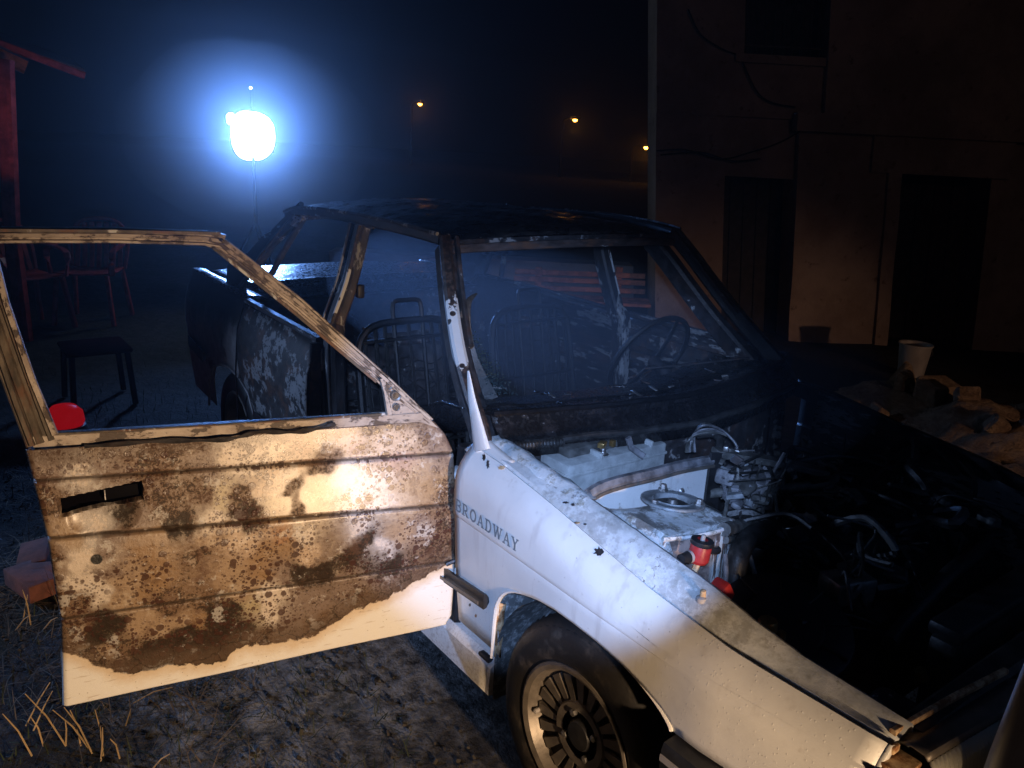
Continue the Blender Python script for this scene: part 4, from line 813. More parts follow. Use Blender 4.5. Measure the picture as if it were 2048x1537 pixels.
def doormat():
    g = G('burnt_door_paint'); p = g.attr('sz'); s = g.sep(p)
    cu = g.n('ShaderNodeFloatCurve'); g.put(cu.inputs['Value'], s[0]); cc = cu.mapping.curves[0]
    B = [(0, .495), (.089, .452), (.19, .41), (.303, .38), (.386, .337), (.491, .331), (.60, .338), (.643, .312), (.749, .330), (.862, .335), (.953, .405), (1.0, .432)]
    while len(cc.points) < len(B): cc.points.new(.5, .5)
    for i, (a, z) in enumerate(B): cc.points[i].location = (a, z); cc.points[i].handle_type = 'AUTO'
    cu.mapping.update()
    nb = g.math('MULTIPLY', g.math('SUBTRACT', g.noise(18, 9, .72, p), .5), .062)
    dz = g.math('ADD', g.math('SUBTRACT', s[2], cu.outputs[0]), nb)              # >0 burnt
    n1 = g.noise(22, 7, .68, p); n2 = g.noise(75, 6, .68, p); n3 = g.noise(8, 5, .6, p)
    c = g.mix(.30, g.attr('burn', 'Color'), (.10, .052, .03))
    c = g.mix(g.math('MULTIPLY', g.step(n1, .52, .66), .55), c, g.mix(n3, (.16, .09, .05), (.10, .062, .045)))
    c = g.mix(g.math('MULTIPLY', g.step(n1, .46, .34), .35), c, (.60, .52, .42))
    c = g.mix(g.math('MULTIPLY', g.step(n2, .55, .68), .5), c, (.09, .052, .034))
    bw = g.n('ShaderNodeRGBToBW'); g.put(bw.inputs[0], g.attr('burn', 'Color')); lum = bw.outputs[0]; n4 = g.noise(34, 7, .72, g.vmath('ADD', p, (9, 0, 4)))
    n5 = g.noise(130, 5, .75, g.vmath('ADD', p, (1, 0, 8))); lm = g.math('ADD', g.math('MULTIPLY_ADD', lum, .9, .03), g.math('ADD', g.math('MULTIPLY', g.math('SUBTRACT', n4, .5), .60), g.math('MULTIPLY', g.math('SUBTRACT', n5, .5), .75)))
    c = g.mix(g.math('MULTIPLY', g.step(lm, .49, .57), .75), c, g.mix(n3, (.62, .57, .51), (.66, .53, .42)))
    c = g.mix(g.math('MULTIPLY', g.step(lm, .16, .10), .82), c, g.mix(n2, (.010, .008, .007), (.045, .030, .021)))
    c = g.mix(g.math('MULTIPLY', g.step(g.noise(150, 4, .7, p), .60, .68), .4), c, (.08, .05, .035))
    c = g.mix(g.math('MULTIPLY', g.step(g.noise(13, 8, .72, g.vmath('ADD', p, (4, 0, 9))), .565, .60), .6), c, g.mix(n2, (.42, .40, .375), (.66, .63, .59)))
    c = g.mix(g.math('MULTIPLY', g.step(g.noise(11, 8, .74, g.vmath('ADD', p, (14, 0, 2))), .55, .60), .62), c, g.mix(n2, (.05, .028, .018), (.17, .085, .05)))
    reg = g.noise(5.5, 3, .5, g.vmath('ADD', p, (3, 0, 7)))
    # blisters: round dark drops in two sizes, clustered
    jit = g.vmath('ADD', p, g.vmath('SCALE', g.noise(40, 2, .5, p, 0, 'Color'), (0, 0, 0)))
    def blister(scale, rad, lo, hi, off):
        co = g.vmath('ADD', p, off); d = g.vor(scale, co); k = g.sep(g.vor(scale, co, 'Color'))
        r = g.math('MULTIPLY', g.math('ADD', g.math('MULTIPLY', k[1], .75), .35), rad)
        m = g.step(g.math('SUBTRACT', d, r), .05, -.05)
        return g.math('MULTIPLY', g.math('MULTIPLY', m, g.step(reg, lo, hi)), g.math('GREATER_THAN', k[0], .32))
    b1 = blister(46, .40, .40, .52, (0, 0, 0)); b2 = blister(95, .44, .38, .52, (2, 0, 5)); b3 = blister(24, .30, .55, .64, (5, 0, 1)); b4 = blister(170, .46, .42, .56, (7, 0, 2))
    bl = g.math('MAXIMUM', g.math('MAXIMUM', b1, b4), g.math('MAXIMUM', b2, b3))
    c = g.mix(g.math('MULTIPLY', bl, .86), c, g.mix(n3, (.028, .014, .011), (.095, .04, .03)))
    # char fringe above the sound paint
    fr = g.math('MULTIPLY', g.step(dz, .0, .006), g.step(dz, .085, .01)); c = g.mix(g.math('MULTIPLY', fr, .8), c, g.mix(n1, (.05, .032, .022), (.17, .115, .08)))
    crack = g.math('MULTIPLY', g.step(g.vor(13, g.vmath('ADD', p, g.vmath('MULTIPLY', g.noise(20, 4, .6, p, 0, 'Color'), (.06, .06, .06))), 'Distance', 'DISTANCE_TO_EDGE'), .03, 0), g.step(dz, .12, .02)); c = g.mix(g.math('MULTIPLY', crack, .7), c, (.02, .014, .01))
    # sound white paint below, with fine scratches and smoke tint near the edge
    scr = g.step(g.noise(110, 3, .6, g.scale(None, (.16, 1, 1), p)), .60, .66)
    wh = g.mix(g.step(dz, -.045, .0), (.80, .79, .76), (.66, .54, .40)); wh = g.mix(g.math('MULTIPLY', scr, .45), wh, (.40, .30, .22))
    wh = g.mix(g.math('MULTIPLY', g.step(g.vor(60, p), .10, .06), .7), wh, (.18, .12, .08))
    paint = g.step(dz, .002, -.002); c = g.mix(paint, c, wh)
    # dark lines along the creases and black keyhole
    for f0, f1 in ((.797, .050), (.657, .060), (.482, .034)):
        dl = g.math('ABSOLUTE', g.math('SUBTRACT', s[2], g.math('MULTIPLY_ADD', s[0], f1, f0))); c = g.mix(g.math('MULTIPLY', g.step(dl, .0042, .0018), g.math('MULTIPLY_ADD', n2, .6, .5)), c, (.06, .042, .03))
    k = g.vmath('SUBTRACT', p, (.897, 0, .655)); x = g.n('ShaderNodeVectorMath', operation='LENGTH'); g.put(x.inputs[0], k); c = g.mix(g.step(g.math('ADD', x.outputs['Value'], g.math('MULTIPLY', n1, .01)), .019, .016), c, (.008, .008, .008))
    hx = g.math('ABSOLUTE', g.math('SUBTRACT', s[0], .876)); hz = g.math('ABSOLUTE', g.math('SUBTRACT', s[2], g.math('MULTIPLY_ADD', s[0], -.1125, .8886)))
    c = g.mix(g.math('MULTIPLY', g.math('LESS_THAN', hx, .084), g.math('LESS_THAN', hz, .019)), c, (.004, .0035, .004))  # shade of the handle recess painted near black
    top = g.step(g.math('ADD', s[2], g.math('MULTIPLY', n1, .05)), .893, .915); c = g.mix(g.math('MULTIPLY', top, .7), c, (.10, .065, .045))
    h = g.math('ADD', g.math('MULTIPLY', bl, .8), g.math('ADD', g.math('MULTIPLY', n2, .9), g.math('MULTIPLY', n1, .7))); h = g.math('MULTIPLY', h, g.math('SUBTRACT', 1., g.math('MULTIPLY', paint, .93)))
    h = g.math('ADD', h, g.math('MULTIPLY', g.step(dz, -.002, .008), .5)); g.bump(h, .42, .006)
    g.put(g.b.inputs['Coat Weight'], g.math('MULTIPLY', g.math('MULTIPLY', g.step(lum, .12, .34), .42), g.math('SUBTRACT', 1., g.math('MULTIPLY', g.math('LESS_THAN', hx, .086), g.math('LESS_THAN', hz, .021))))); g.b.inputs['Coat Roughness'].default_value = .27
    hm = g.math('MULTIPLY', g.math('LESS_THAN', hx, .086), g.math('LESS_THAN', hz, .021)); g.put(g.b.inputs['Specular IOR Level'], g.math('MULTIPLY', g.lerp(g.step(lm, .22, .14), .5, .12), g.math('SUBTRACT', 1., hm)))
    return g.out(c, g.lerp(paint, g.lerp(bl, g.lerp(n1, .24, .52), .18), .35), 0, None)
ob.data.materials.clear(); ob.data.materials.append(doormat())
md = ob.modifiers.new('thickness', 'SOLIDIFY'); md.thickness = .003; md.offset = -1
door = ob; door.name = 'open_front_door'; door.parent = car; door['label'] = 'open front door with scorched blistered paint, white only at the bottom'
fixn(door)
def dpart(mb, name, mat, szf=None, **k):
    o = mb.build(name, mat, door, **k)
    v = np.array(mb.v); a = np.stack([(v-dh)@dd, (v-dh)@dn, v[:, 2]], 1)
    at = o.data.attributes.new('sz', 'FLOAT_VECTOR', 'POINT'); at.data.foreach_set('vector', a.astype(np.float32).ravel()); return o
# inner shell closing the door
dpart(MB().grid([[D(frontedge(z)+.01+(rearedge(z)-frontedge(z)-.02)*u, z, -.075) for u in np.linspace(0, 1, 12)] for z in np.linspace(.30, .90, 10)]), 'inner_shell', 'ashy', solid=.003)
dpart(MB().beam([D(rearedge(z)-.008, z, -.045) for z in np.linspace(.285, .915, 10)], .06, .006, dd), 'door_rear_edge', 'post'); dpart(MB().beam([D(.012, z, -.045) for z in np.linspace(.29, .80, 8)], .06, .006, dd), 'door_front_edge', 'white')
# window frame: sloping front bar, top bar, rear post, mirror triangle
def bar(pts, wd, dp, name, mat='frame', o=-.006, sc=None):
    P3 = [D(s_, z_, o) for s_, z_ in pts]; pp = []
    for i in range(len(P3)-1): pp += [P3[i]+(P3[i+1]-P3[i])*t for t in np.linspace(0, 1, 8)[:-1]]
    pp.append(P3[-1]); k = list(np.interp(np.linspace(0, 1, len(pp)), np.linspace(0, 1, len(sc)), sc)) if sc else None
    if wd > .03: prof = [(-.5, -.5), (.5, -.5), (.5, .30), (.44, .42), (.34, .42), (.29, .14), (.17, .14), (.12, .36), (-.10, .42), (-.15, .16), (-.27, .16), (-.32, .46), (-.44, .46), (-.5, .34)]
    else: prof = [(-.4, -.5), (.4, -.5), (.5, -.3), (.5, .3), (.4, .5), (-.4, .5), (-.5, .3), (-.5, -.3)]
    m = MB(); m.sweep(pp, [(a_*wd, b_*dp) for a_, b_ in prof], dn, k); ob_ = m.build(name, mat, door, 25); nq = len(prof)
    L_ = np.concatenate([[0], np.cumsum([np.linalg.norm(pp[i+1]-pp[i]) for i in range(len(pp)-1)])]); of = hash(name) % 7
    a_ = [(L_[min(i//nq, len(L_)-1)]+of, prof[i % nq][0]*wd+of, prof[i % nq][1]*.03) for i in range(len(m.v))]
    at = ob_.data.attributes.new('sz', 'FLOAT_VECTOR', 'POINT'); at.data.foreach_set('vector', np.array(a_, np.float32).ravel()); return ob_
bar([(.066, .892), (.19, 1.010), (.40, 1.212), (.578, 1.362), (.60, 1.372)], .036, .03, 'front_frame_bar', 'frame', -.010, [.5, .9, 1, 1, 1])
bar([(.075, .905), (.195, 1.022), (.405, 1.224), (.572, 1.370)], .009, .02, 'frame_bead', o=.006)
bar([(.215, 1.012), (.425, 1.206), (.592, 1.352)], .008, .016, 'frame_bead', 'post', o=.002)
bar([(.565, 1.366), (.61, 1.374), (.80, 1.380), (1.02, 1.380), (1.06, 1.374)], .034, .03, 'top_frame_bar', o=-.010)
bar([(.575, 1.387), (.80, 1.391), (1.05, 1.392)], .008, .02, 'frame_bead', 'post', o=.006)
bar([(1.065, 1.374), (1.055, 1.24), (1.025, 1.10), (.985, .93)], .058, .03, 'rear_frame_post', 'post', o=-.010)
bar([(1.04, 1.36), (1.024, 1.24), (.99, 1.08), (.955, .95)], .012, .022, 'frame_bead', 'frame', o=.004); bar([(1.072, 1.34), (1.06, 1.2), (1.022, 1.02), (1.0, .93)], .010, .02, 'frame_bead', 'post', o=.004)
dpart(MB().prism([D(.045, .872, -.004), D(.10, .895, -.004), D(.186, .905, -.004), D(.186, .94, -.004), D(.196, 1.022, -.004), D(.18, 1.012, -.004)], -dn*.012), 'mirror_triangle', 'frame')
bar([(.186, .925), (.192, .985), (.20, 1.02)], .014, .02, 'quarter_bar', 'frame', o=.004)
for px, py, r in [(790, 783, .011), (803, 803, .013), (803, 825, .009)]:
    s, z = door_sz(px, py); dpart(MB().lathe([(r*.7, .001), (r, .0035), (r*1.15, .001), (r*1.2, -.004)], D(s, z, .001), dn, 18), 'mirror_hole_rim', 'steel'); dpart(MB().lathe([(0, .0), (r*.75, .0005)], D(s, z, .0006), dn, 18), 'mirror_hole', 'soot')
# window ledge and seal remains
bar([(.09, .906), (.3, .912), (.6, .922), (1.0, .935)], .030, .032, 'window_ledge', 'frame', o=-.02); bar([(.186, .921), (.4, .925), (.7, .934), (.955, .944)], .014, .010, 'window_seal', 'post', o=-.008)
m = MB(); pts = spline([D(.33, .915, .008), D(.42, .905, .01), D(.52, .913, .008), D(.6, .905, .012), D(.75, .915, .008), D(.9, .918, .006)], 8); m.tube(pts, .005, 6, (0, 0, 1), [1+.4*math.sin(i*1.1) for i in range(len(pts))]); dpart(m, 'charred_seal', 'soot')
# handle flap
dpart(MB().box(np.array(D(.835, .796, -.016)), (.01, .075, .03), Matrix.Rotation(TH-math.pi/2, 3, 'Z')@Matrix.Rotation(.06, 3, 'X'), .003), 'handle_flap', 'char'); dpart(MB().beam([D(.868, .808, -.004), D(.868, .785, -.004)], .003, .004, dn), 'handle_pin', 'steel')
dpart(MB().lathe([(.017, -.002), (.020, .002), (.022, -.003)], D(.897, .655, .006), dn, 20), 'lock_rim', 'post')
# hinge arms and check strap
for z in (.42, .72): dpart(MB().box(D(-.015, z, -.03), (.05, .05, .05), None, .008), 'hinge', 'white')
dpart(MB().tube(spline([D(.03, .478, .012), D(.0, .488, .018), D(-.03, .478, .016), D(-.05, .474, .01)], 5), .006, 6), 'melted_trim_end', 'soot')

# ================================================================== BACKGROUND
# floodlight on a tripod behind the car
def floodlight():
    d = 8.6; c = CAM+ray(505, 272)*d; base = (c[0], c[1], 0)
    f = empty('floodlight', 'dazzling blue-white floodlight on a stand behind the car', 'floodlight', None, base)
    def B(m, name, mat): return m.build(name, mat, f)
    MB().tube([(0, 0, .75), (0, 0, c[2]-.2)], .018, 10).build('stand_pole', 'char', f)
    for k in range(3):
        a = 2*math.pi*k/3+.4; MB().tube([(0, 0, .8), (.45*math.cos(a), .45*math.sin(a), .0)], .013, 8).build('leg', 'char', f)
    t = unit(CAM-c); sd = unit(np.cross((0, 0, 1), t)); up = np.cross(t, sd); rot = Matrix((sd, t, up)).transposed()
    em = emit('led_panel_light', (.66, .83, 1.0), 22)
    MB().beam([(np.array([0, 0, c[2]])-np.array([0, 0, 0])+sd*-.2-up*.14)-t*.05, np.array([0, 0, c[2]])+sd*.2-up*.14-t*.05], .03, .03).build('cross_bar', 'dark_metal', f)
    for a, z, r_ in ((0, 0, .205), (-.185, .145, .05)):
        p = np.array([0, 0, c[2]])+sd*a+up*z; q = lambda r, h: [p+t*h+(sd*math.copysign(abs(math.cos(k))**.8, math.cos(k))+up*1.12*math.copysign(abs(math.sin(k))**.8, math.sin(k)))*r*(1+.03*math.sin(3*k+1)) for k in np.linspace(0, 2*math.pi, 40, endpoint=False)]
        h = MB().grid([q(r_*.3, -.10), q(r_*.7, -.09), q(r_+.014, -.01), q(r_+.014, .012), q(r_, .012)], True).build('lamp_head', 'dark_metal', f)
        m = MB().grid([q(r_, .006), q(r_*.6, .012), q(.001, .014)], True); m.build('led_panel', em, h)
    p = np.array([0, 0, c[2]])+up*.44; MB().tube([p-up*.2, p], .006, 6).build('indicator_stalk', 'dark_metal', f); MB().lathe([(0, .012), (.012, .008), (.014, 0), (0, -.012)], p, (0, 0, 1), 10).build('indicator_lamp', em, f)
    l = bpy.data.lights.new('floodlight_beam', 'SPOT'); l.energy = 720; l.color = (.13, .34, 1.0); l.shadow_soft_size = .15; l.spot_size = R(112); l.spot_blend = 1.
    o = bpy.data.objects.new('floodlight_beam', l); sc.collection.objects.link(o); o.location = np.array(c)+t*.2; o.rotation_euler = Vector(t+np.array([0, 0, .28])).to_track_quat('-Z', 'Y').to_euler()
floodlight()
# sodium street lamps on the far road
em_s = emit('sodium_lamp_light', (1., .36, .035), 30)
def streetlamp():
    f = empty('street_lamp', '', 'street lamp', 'orange street lamps on the far road')
    H = 5.0; MB().tube([(0, 0, 0), (0, 0, H*.5), (0, 0, H)], .07, 8, (1, 0, 0), [1.2, 1, .7]).build('pole', 'char', f)
    MB().tube(spline([(0, 0, H-.1), (.1, 0, H+.3), (.7, 0, H+.4)], 5), .04, 8).build('arm', 'char', f)
    h = MB().box((.95, 0, H+.4), (.6, .25, .14), None, .05).build('lamp_head', 'dark_metal', f); MB().lathe([(0, -.09), (.08, -.07), (.115, 0), (.08, .05), (0, .07)], (.95, 0, H+.30), (0, 0, 1), 14).build('bulb_cover', em_s, h); return f, np.array([.95, 0, H+.24])
sl, off = streetlamp(); sl['label'] = 'leftmost of the three orange street lamps, highest up'
for i, (px, py, dst, lab) in enumerate([(840, 211, 46, None), (1150, 243, 42, 'middle one of the three orange street lamps'), (1292, 298, 42, 'rightmost orange street lamp, lowest, close to the house corner')]):
    p = CAM+ray(px, py)*dst-off
    o = sl if i == 0 else copy_tree(sl, p, 0, lab); o.location = p
    l = bpy.data.lights.new('sodium_glow', 'POINT'); l.energy = 5; l.color = (1, .42, .08); l.shadow_soft_size = .2; lo = bpy.data.objects.new('sodium_glow', l); sc.collection.objects.link(lo); lo.location = p+off+np.array([0, 0, -.45])
# far embankment hiding the lamp feet
g = G('far_bank_soil'); fb = g.out(g.mix(g.noise(.4, 5), (.012, .014, .012), (.03, .03, .026)), .95)
rows = []
for a in np.linspace(1.95, 3.6, 80):
    for_r = []
    for r_, z_ in ((16, -.3), (22, .2), (30, .5), (60, .8), (80, -1)):
        n_ = vn((math.cos(a)*3, math.sin(a)*3, r_), 1.2); for_r.append((CAM[0]+r_*math.cos(a), CAM[1]+r_*math.sin(a), z_+.35*n_))
    rows.append(for_r)
o = MB().grid(rows).build('far_bank', fb, ang=60); o['kind'] = 'structure'
# ---- old house on the right -------------------------------------------------
def wallmat():
    g = G('old_lime_plaster'); n = g.noise(1.3, 6, .65); n2 = g.noise(9, 6, .7)
    c = g.mix(g.step(n, .35, .7), (.30, .22, .18), (.50, .39, .33)); c = g.mix(g.step(n2, .58, .7), c, (.20, .14, .11)); g.bump(g.math('ADD', n2, n), .6, .03); return g.out(c, .92)
MAT['plaster'] = wallmat(); MAT['dark_wood'] = plain('weathered_dark_door', (.035, .03, .028), .8, 0, .5, 14, .4); MAT['cable'] = plain('black_cable', (.012, .012, .012), .7, 0, .2, 20, 0); MAT['timber'] = plain('orange_light_plank', (.60, .22, .12), .8, 0, .4, 10, .4)  # timber holds orange lamplight in its plank colour
hr = unit(np.array([CR[0], CR[1], 0])); hfw = unit(np.array([CF[0], CF[1], 0]))
house_d = 7.6; H0 = CAM+hfw*house_d; H0[2] = 0
house = empty('old_house', 'dark old plastered house with black doorways on the right', 'house', None, H0)
LE = -.095      # the old walls lean a little
def HP(px, py, dep=0.):
    # house-wall coordinates (along wall a, up z) of a pixel on the wall plane
    p = on_plane(px, py, H0+hfw*dep, hfw); z = p[2]; a = (p-H0)@hr-LE*z; return a, z
def HW(a, z, dep=0.): return hr*(a+LE*z)+hfw*dep+np.array([0, 0, z])
def slab(a0, a1, z0, z1, d0, d1, name, mat='plaster', rough=.02, parent=house):
    m = MB(); na, nz = max(2, int((a1-a0)/.15)), max(2, int((z1-z0)/.15))
    m.grid([[HW(a0+(a1-a0)*i/na, z0+(z1-z0)*k/nz, d0+rough*vn((a0+(a1-a0)*i/na, z0+(z1-z0)*k/nz, 0), 2.2)) for k in range(nz+1)] for i in range(na+1)])
    for aa in (a0, a1): m.grid([[HW(aa, z0+(z1-z0)*k/nz, d0+(d1-d0)*j+(rough*vn((aa, z0+(z1-z0)*k/nz, 0), 2.2) if j == 0 else 0)) for k in range(nz+1)] for j in (0, 1)])
    for zz in (z0, z1): m.grid([[HW(a0+(a1-a0)*i/na, zz, d0+(d1-d0)*j+(rough*vn((a0+(a1-a0)*i/na, zz, 0), 2.2) if j == 0 else 0)) for i in range(na+1)] for j in (0, 1)])
    return m.build(name, mat, parent, 50)
aL = HP(1312, 400)[0]; d1a, d1b = HP(1450, 400)[0], HP(1588, 450)[0]; d2a, d2b = HP(1795, 450)[0], HP(1975, 450)[0]; zt1 = HP(1500, 355)[1]; zt2 = HP(1880, 352)[1]; aR = HP(2048, 400)[0]+3
wa, wb, wz = HP(1490, 60)[0], HP(1655, 60)[0], HP(1560, 112)[1]; zc = HP(1700, 245)[1]
BASE = -.5
slab(aL, d1a, BASE, zc, 0, .5, 'wall'); slab(d1a, d1b, zt1, zc, .02, .5, 'wall'); slab(d1b, d2a, BASE, zc, -.06, .5, 'wall', rough=.035); slab(d2a, d2b, zt2, zc, -.02, .5, 'wall'); slab(d2b, aR, BASE, zc, -.05, .5, 'wall')
slab(aL, wa, zc, 4.6, -.02, .5, 'wall'); slab(wa, wb, zc, wz, -.02, .5, 'wall'); slab(wb, aR, zc, 4.6, -.09, .5, 'wall', rough=.03)
slab(wb-.25, aR, zc-.10, zc+.06, -.14, .02, 'ledge', 'plaster', .03)
slab(d2a-.14, d2a-.02, BASE, zt2, -.10, .1, 'door_frame', 'plaster', .01); slab(d2a-.3, d2b+.15, zt2+.0, zt2+.34, -.10, .02, 'lintel', 'plaster', .03)
for a0, a1, zt in ((d1a, d1b, zt1), (d2a, d2b, zt2)):
    n = 5; dr = slab(a0, a1, BASE, zt, .34, .40, 'doorway_back', 'dark_wood', 0)
    for k in range(n):
        w_ = (a1-a0)/n; m = MB(); m.prism([HW(a0+w_*k+.006, BASE, .325), HW(a0+w_*(k+1)-.006, BASE, .325), HW(a0+w_*(k+1)-.006, zt-.02, .325), HW(a0+w_*k+.006, zt-.02, .325)], hfw*.012); m.build('plank', 'dark_wood', dr)
wd = slab(wa, wb, wz, 4.6, .22, .26, 'window', 'dark_wood', 0)
for k in range(9):
    a = wa+(wb-wa)*(k+.5)/9; MB().tube([HW(a, wz, .04), HW(a, 4.6, .04)], .010, 6, (1, 0, 0)).build('window_bar', 'dark_metal', wd)
for z in (wz+.08, wz+.5, wz+.95): MB().beam([HW(wa, z, .04), HW(wb, z, .04)], .02, .02).build('window_bar', 'dark_metal', wd)
slab(wa-.08, wb+.05, wz-.07, wz, -.06, .1, 'window_sill', 'plaster', .01)
slab(aL-3.5, aL, BASE, .42, 1.6, 2.0, 'low_yard_wall', 'plaster', .05)
def cable(pix_, sag=0):
    pts = [H0+HW(*HP(px, py), -.05)-H0 for px, py in pix_]; MB().tube(spline(pts, 8), .007, 6).build('cable', 'cable', house)
cable([(1312, 302), (1370, 300), (1440, 318), (1500, 305), (1560, 285), (1600, 262)]); cable([(1375, 20), (1400, 70), (1445, 100), (1480, 112)]); cable([(1480, 115), (1510, 180), (1540, 205), (1590, 215)]); cable([(1320, 310), (1400, 305), (1460, 322), (1520, 318)])
# bucket by the doorway
pb_ = onz(1820, 752, 0.0); pb_ = np.array([pb_[0], pb_[1], 0])
bk = MB().lathe([(0, .006), (.095, .006), (.10, .02), (.125, .26), (.132, .262), (.132, .275), (.122, .27), (.095, .03), (0, .025)], pb_, (0, 0, 1), 32).build('bucket', 'white_plastic', None, thing=('white plastic bucket standing in front of the right doorway', 'bucket'))
MB().tube([pb_+np.array([.133*math.cos(a), .133*math.sin(a), .25-.10*math.sin(a)]) for a in np.linspace(0, math.pi, 14)], .003, 6).build('handle', 'steel', bk)
# heap of rubble and sand beyond the far fender
def heapmat():
    g = G('sandy_rubble'); n = g.noise(7, 7, .7); n2 = g.noise(30, 5, .7); c = g.mix(g.step(n, .35, .7), (.26, .17, .11), (.52, .39, .27)); g.bump(g.math('ADD', n, n2), 1., .05); return g.out(c, .95)
HM = heapmat()
hp_ = [(onz(1775, 800, 0), .42, .20), (onz(1880, 830, 0), .55, .20), (onz(1960, 870, 0), .6, .26), (onz(2070, 890, 0), .8, .30), (onz(1800, 795, 0), .16, .32)]
xs = np.linspace(-2.6, .9, 80); ys = np.linspace(2.2, 5.0, 70)
def hz_(x, y):
    z = -.06
    for c_, r_, h_ in hp_: z = max(z, h_*math.exp(-((x-c_[0])**2+(y-c_[1])**2)/(r_*r_*.55))*(1+.4*vn((x, y, 0), 5))-.03)
    return z+.035*vn((x, y, 1), 9)+.02*vn((x, y, 2), 22)-.035
o = MB().grid([[(x, y, hz_(x, y)) for y in ys] for x in xs]).build('sand_heap', HM, None, 60); o['kind'] = 'structure'
for k, (px, py, s_, lab) in enumerate([(1803, 768, .13, 'upright pale lump sticking up like a finger from the sandy heap'), (1872, 785, .20, 'largest pyramid-shaped pale lump on the sandy heap'), (1762, 792, .11, 'leftmost small lump at the tip of the sandy heap'), (1925, 812, .12, 'low flat lump right of the pyramid-shaped one'), (1990, 850, .13, 'pale lump farthest to the right on the sandy heap')]):
    p = onz(px, py+12, .12); m = MB().box((0, 0, 0), (s_*(.6 if k == 0 else 1.2), s_*.9, s_*(1.5 if k == 0 else .8)), Matrix.Rotation(k*1.3, 3, 'Z')@Matrix.Rotation(.25*k, 3, 'X'), s_*.12, 1); m.v = [tuple(np.array(v)*(1+.3*vn(v, 9, k))) for v in m.v]; m.v = [(v[0]+p[0], v[1]+p[1], v[2]+max(.02, hz_(p[0], p[1]))+s_*.2) for v in m.v]
    m.build('rubble_stone', HM, None, 8, thing=(lab, 'stone', 'rubble lumps on the sandy heap'))
# plank bench beyond the car, orange light put into its colour, seen through the cabin
pl = empty('plank_bench', 'wooden plank bench with orange light in its colour, seen through the missing windscreen', 'bench')
dB = 8.2
def BP_(px, py): return CAM+ray(px, py)*dB
for k, (y0, y1) in enumerate([(538, 548), (551, 563), (570, 578)]):
    a, b_ = BP_(1030-2*k, (y0+y1)/2), BP_(1290, (y0+y1)/2+10); MB().beam([a, b_], .03, .05).build('plank', 'timber', pl)
for px in (1078, 1240):
    t_ = BP_(px, 536); MB().beam([t_+hfw*.05, np.array([t_[0], t_[1], 0])+hfw*.05], .07, .05, hfw).build('leg', 'timber', pl)
MB().beam([BP_(1030, 582)-hfw*.3, BP_(1290, 596)-hfw*.3], .36, .03).build('seat_plank', 'timber', pl)
# ---- left: shelter with red timber, plastic chairs, red glow ---------------------
sh_ = empty('garden_shelter', 'red timber garden shelter at the left edge', 'shelter')
dS = 7.2
def S_(px, py, d=dS): return CAM+ray(px, py)*d
t_ = S_(10, 120); f_ = S_(24, 470); MB().beam([np.array([f_[0], f_[1], 0]), f_, t_], .10, .10, hr).build('post', 'red_paint', sh_)
MB().beam([S_(-160, 40), S_(0, 88), S_(170, 152)], .06, .05).build('roof_beam', 'red_paint', sh_); MB().beam([S_(-120, 60, dS+.6), S_(0, 112, dS+.6), S_(52, 136, dS+.6)], .12, .10).build('rafter', 'timber', sh_)
MB().prism([S_(-300, 0), S_(170, 150), S_(150, 130, dS+2.2), S_(-300, -40, dS+2.2)], (0, 0, .04)).build('roof_sheet', 'dark_wood', sh_)
MB().beam([np.array([*S_(-250, 470)[:2], 0]), S_(-250, 470), S_(-250, 60)], .10, .10, hr).build('post', 'red_paint', sh_)
def chair(label, loc, rz, mat):
    c = empty('plastic_chair', label, 'chair', 'plastic chairs left of the car', loc); c.rotation_euler[2] = rz
    rows = [[(x, y, .43-.02*math.cos(y*6)+.015*(x/.22)**2) for y in np.linspace(-.22, .22, 8)] for x in np.linspace(-.21, .22, 8)]; MB().grid(rows).build('seat', mat, c, 50, .012)
    for sx in (-1, 1):
        for sy in (-1, 1): MB().beam([(sx*.20, sy*.20, .43), (sx*.25, sy*.24, 0)], .05, .03, (0, 1, 0)).build('leg', mat, c)
        MB().beam(spline([(.20, sx*.24, .43), (.20, sx*.26, .62), (.0, sx*.27, .66), (-.22, sx*.24, .70)], 4), .05, .02).build('armrest', mat, c)
    for k in range(7):
        y = -.18+.06*k; MB().beam(spline([(-.21, y, .43), (-.27, y, .62), (-.32, y*1.05, .80+.03*math.cos(y*7))], 4), .038, .012, (1, 0, 0)).build('back_slat', mat, c)
    MB().beam(spline([(-.21, -.22, .43), (-.28, -.24, .66), (-.325, -.17, .82), (-.33, 0, .86), (-.325, .17, .82), (-.28, .24, .66), (-.21, .22, .43)], 4), .03, .025, (1, 0, 0)).build('back_frame', mat, c); return c
p = onz(60, 655, 0); chair('faded red plastic armchair behind the open door window, higher up', (p[0], p[1], 0), .4, 'red_dull')
p = onz(190, 640, 0); chair('dim plastic armchair with slatted back next to the red one', (p[0], p[1], 0), -.5, 'red_paint')
p = onz(200, 800, 0); st = empty('plastic_stool', 'low dull red stool between the chairs and the car', 'stool', None, (p[0], p[1], 0))
MB().box((0, 0, .34), (.36, .36, .03), None, .012).build('seat', 'red_dark', st)
for sx in (-1, 1):
    for sy in (-1, 1): MB().beam([(sx*.15, sy*.15, .33), (sx*.17, sy*.17, 0)], .04, .03, (0, 1, 0)).build('leg', 'red_dark', st)
gl = G('added_red_glow'); gl.put(gl.b.inputs['Emission Color'], (1., .012, .02)); gl.b.inputs['Emission Strength'].default_value = .2; glowred = gl.out(gl.mix(gl.noise(30), (.35, .01, .012), (.5, .02, .02)), .3)  # unidentified red spot; its glow is added in the material
